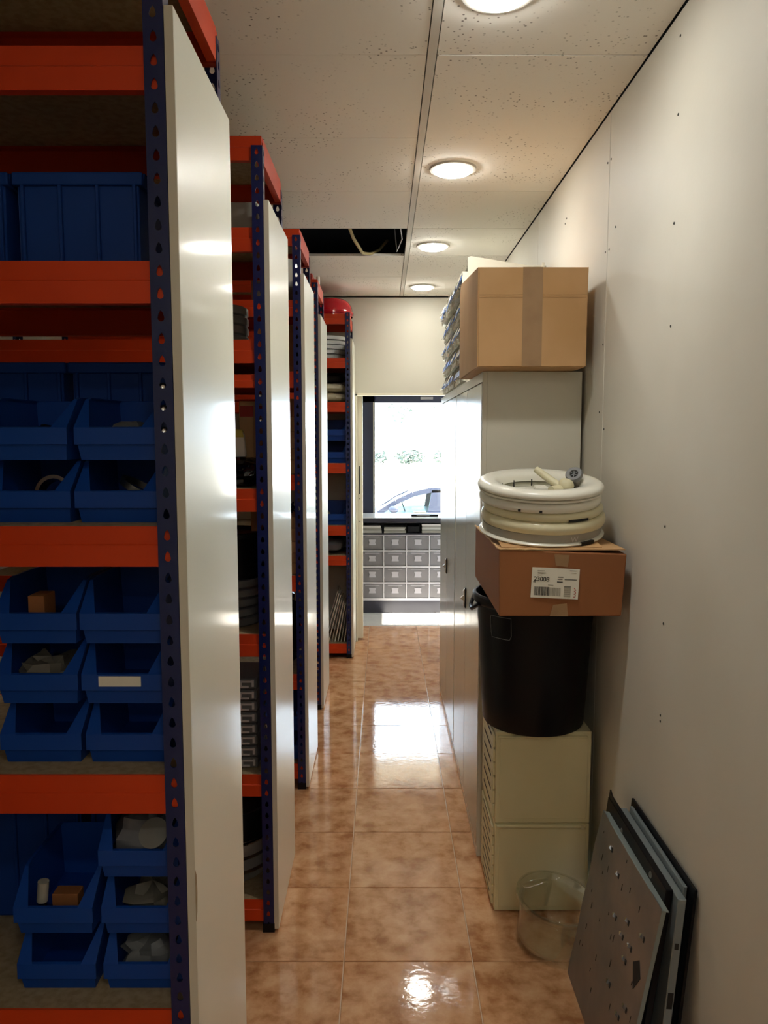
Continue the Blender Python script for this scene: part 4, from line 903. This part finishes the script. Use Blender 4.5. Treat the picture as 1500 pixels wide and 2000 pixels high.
# side profile, front of the car to the left (x along car, z up)
body = [(-1.75, 0.28), (-1.85, 0.45), (-1.80, 0.68), (-1.55, 0.80), (-0.95, 0.90), (-0.78, 0.93), (2.05, 0.98), (2.30, 0.90), (2.35, 0.45), (2.25, 0.28)]
MB().prism(body, 'y', 0, 1.7, ca).build('body', 'carpaint', car, bevel=0.05, segs=3)
th = 0.055
def bar3(b, p, q, w=0.06, y0=0.10, y1=0.16):
    d = Vector((q[0] - p[0], 0, q[1] - p[1])); L = d.length; a = math.atan2(d.z, d.x)
    b.box(0, L, y0, y1, -w / 2, w / 2, ca @ Matrix.Translation((p[0], 0, p[1])) @ Matrix.Rotation(-a, 4, 'Y'))
roof = [(-0.82, 0.92), (-0.45, 1.16), (-0.10, 1.32), (0.25, 1.40), (0.9, 1.42), (1.5, 1.36), (1.85, 1.20), (2.05, 0.98)]
for yy in (0.10, 1.52):
    b = MB()
    for p, q in zip(roof, roof[1:]): bar3(b, p, q, 0.10 if yy < 1 else 0.025, yy, yy + 0.07)
    b.build('roof_rail', 'carpaint', car)
    b = MB(); b.prism([(0.20, 0.93), (0.48, 0.93), (0.52, 1.41), (0.28, 1.40)], 'y', yy, yy + 0.07, ca); b.build('pillar', 'carpaint', car)
MB().prism([(-0.10, 1.30), (0.25, 1.39), (0.9, 1.41), (1.5, 1.35), (1.5, 1.38), (0.9, 1.45), (0.25, 1.43), (-0.10, 1.34)], 'y', 0.12, 1.58, ca).build('roof', 'carpaint', car)
for yy in (0.125, 1.545): MB().prism(roof, 'y', yy, yy + 0.006, ca).build('side_glass', 'carglass', car)
MB().prism([(0.47, 0.94), (2.0, 0.99), (1.82, 1.18), (1.48, 1.34), (0.9, 1.40), (0.51, 1.395)], 'y', 0.132, 0.140, ca).build('tinted_rear_glass', 'frame', car)
b = MB(); b.mesh([ca @ Vector(p) for p in ((-0.82, 0.15, 0.93), (-0.82, 1.55, 0.93), (-0.10, 1.5, 1.33), (-0.10, 0.2, 1.33))], [(0, 1, 2, 3)]); b.build('windscreen', 'carglass', car)
MB().blob(tuple(ca @ Vector((-0.50, 0.0, 1.02))), 0.10, 0.07, 0.07, 0.02, n=14, m=8).build('mirror', 'carpaint', car, smooth=True)
for x in (-1.15, 1.65):
    w_ = MB(); w_.lathe([(0.0005, 0), (0.30, 0), (0.33, 0.03), (0.33, 0.17), (0.30, 0.2), (0.0005, 0.2)], mtx=ca @ Matrix.Translation((x, 0.15, 0.33)) @ Matrix.Rotation(R(90), 4, 'X'), n=28)
    w_.build('wheel', 'tyre', car, smooth=True)
MB().lathe([(0.16, 0), (0.18, 0.012), (0.16, 0.024)], mtx=ca @ Matrix.Translation((-0.30, 0.55, 1.02)) @ Matrix.Rotation(R(70), 4, 'Y'), n=28).build('steering_wheel', 'tyre', car)

def leafy(b, c, rx, ry, rz, n, s, seed):
    rr = random.Random(seed)
    for k in range(n):
        while True:
            p = Vector((rr.uniform(-1, 1), rr.uniform(-1, 1), rr.uniform(-1, 1)))
            if 0.35 < p.length < 1: break
        p = Vector((c[0] + p.x * rx, c[1] + p.y * ry, c[2] + p.z * rz))
        q = Matrix.Rotation(rr.uniform(0, 6.28), 3, 'Z') @ Matrix.Rotation(rr.uniform(0, 3.14), 3, 'X')
        w = s * rr.uniform(0.6, 1.3)
        b.poly([p + q @ Vector(v) for v in ((-w, 0, 0), (0, -w * 0.5, 0.1 * w), (w, 0, 0), (0, w * 0.5, 0.1 * w))])
for i, (x, w_, lb_) in enumerate(((-0.16, 0.27, 'pale overexposed hedge shrub at the left side of the shop window view'), (1.02, 0.60, 'pale overexposed hedge shrub in the middle of the shop window view'), (2.35, 0.45, 'pale overexposed hedge shrub at the right side of the shop window view'))):
    t = thing('shrub', (x, 30, -0.9), lb_, 'shrub', 'shrubs across the street')
    b = MB(); leafy(b, (x, 30, 0.78), w_, 0.5, 0.30, int(700 * w_) + 80, 0.08, i); struct(b.build('foliage', 'hedge', t), 'stuff')
    s = MB()
    for k in range(5): s.tube([(x + 0.04 * k - 0.08, 30, -0.9), (x + (0.4 * k - 0.8) * w_, 30, 0.7)], 0.015, 6)
    s.build('stems', 'bark', t)
t = thing('tree', (0.9, 34, -0.9), 'pale leafy street tree nearly washed out above the shrubs', 'tree')
b = MB(); leafy(b, (0.7, 34, 2.7), 0.75, 0.8, 0.55, 160, 0.10, 9); leafy(b, (2.2, 34.5, 3.3), 1.0, 0.8, 0.5, 120, 0.09, 10); struct(b.build('foliage', 'hedge', t), 'stuff')
MB().tube([(0.9, 34, -0.9), (0.95, 34, 0.6), (1.2, 34, 2.2), (1.6, 34.2, 3.2)], 0.06, 8).build('trunk', 'bark', t)
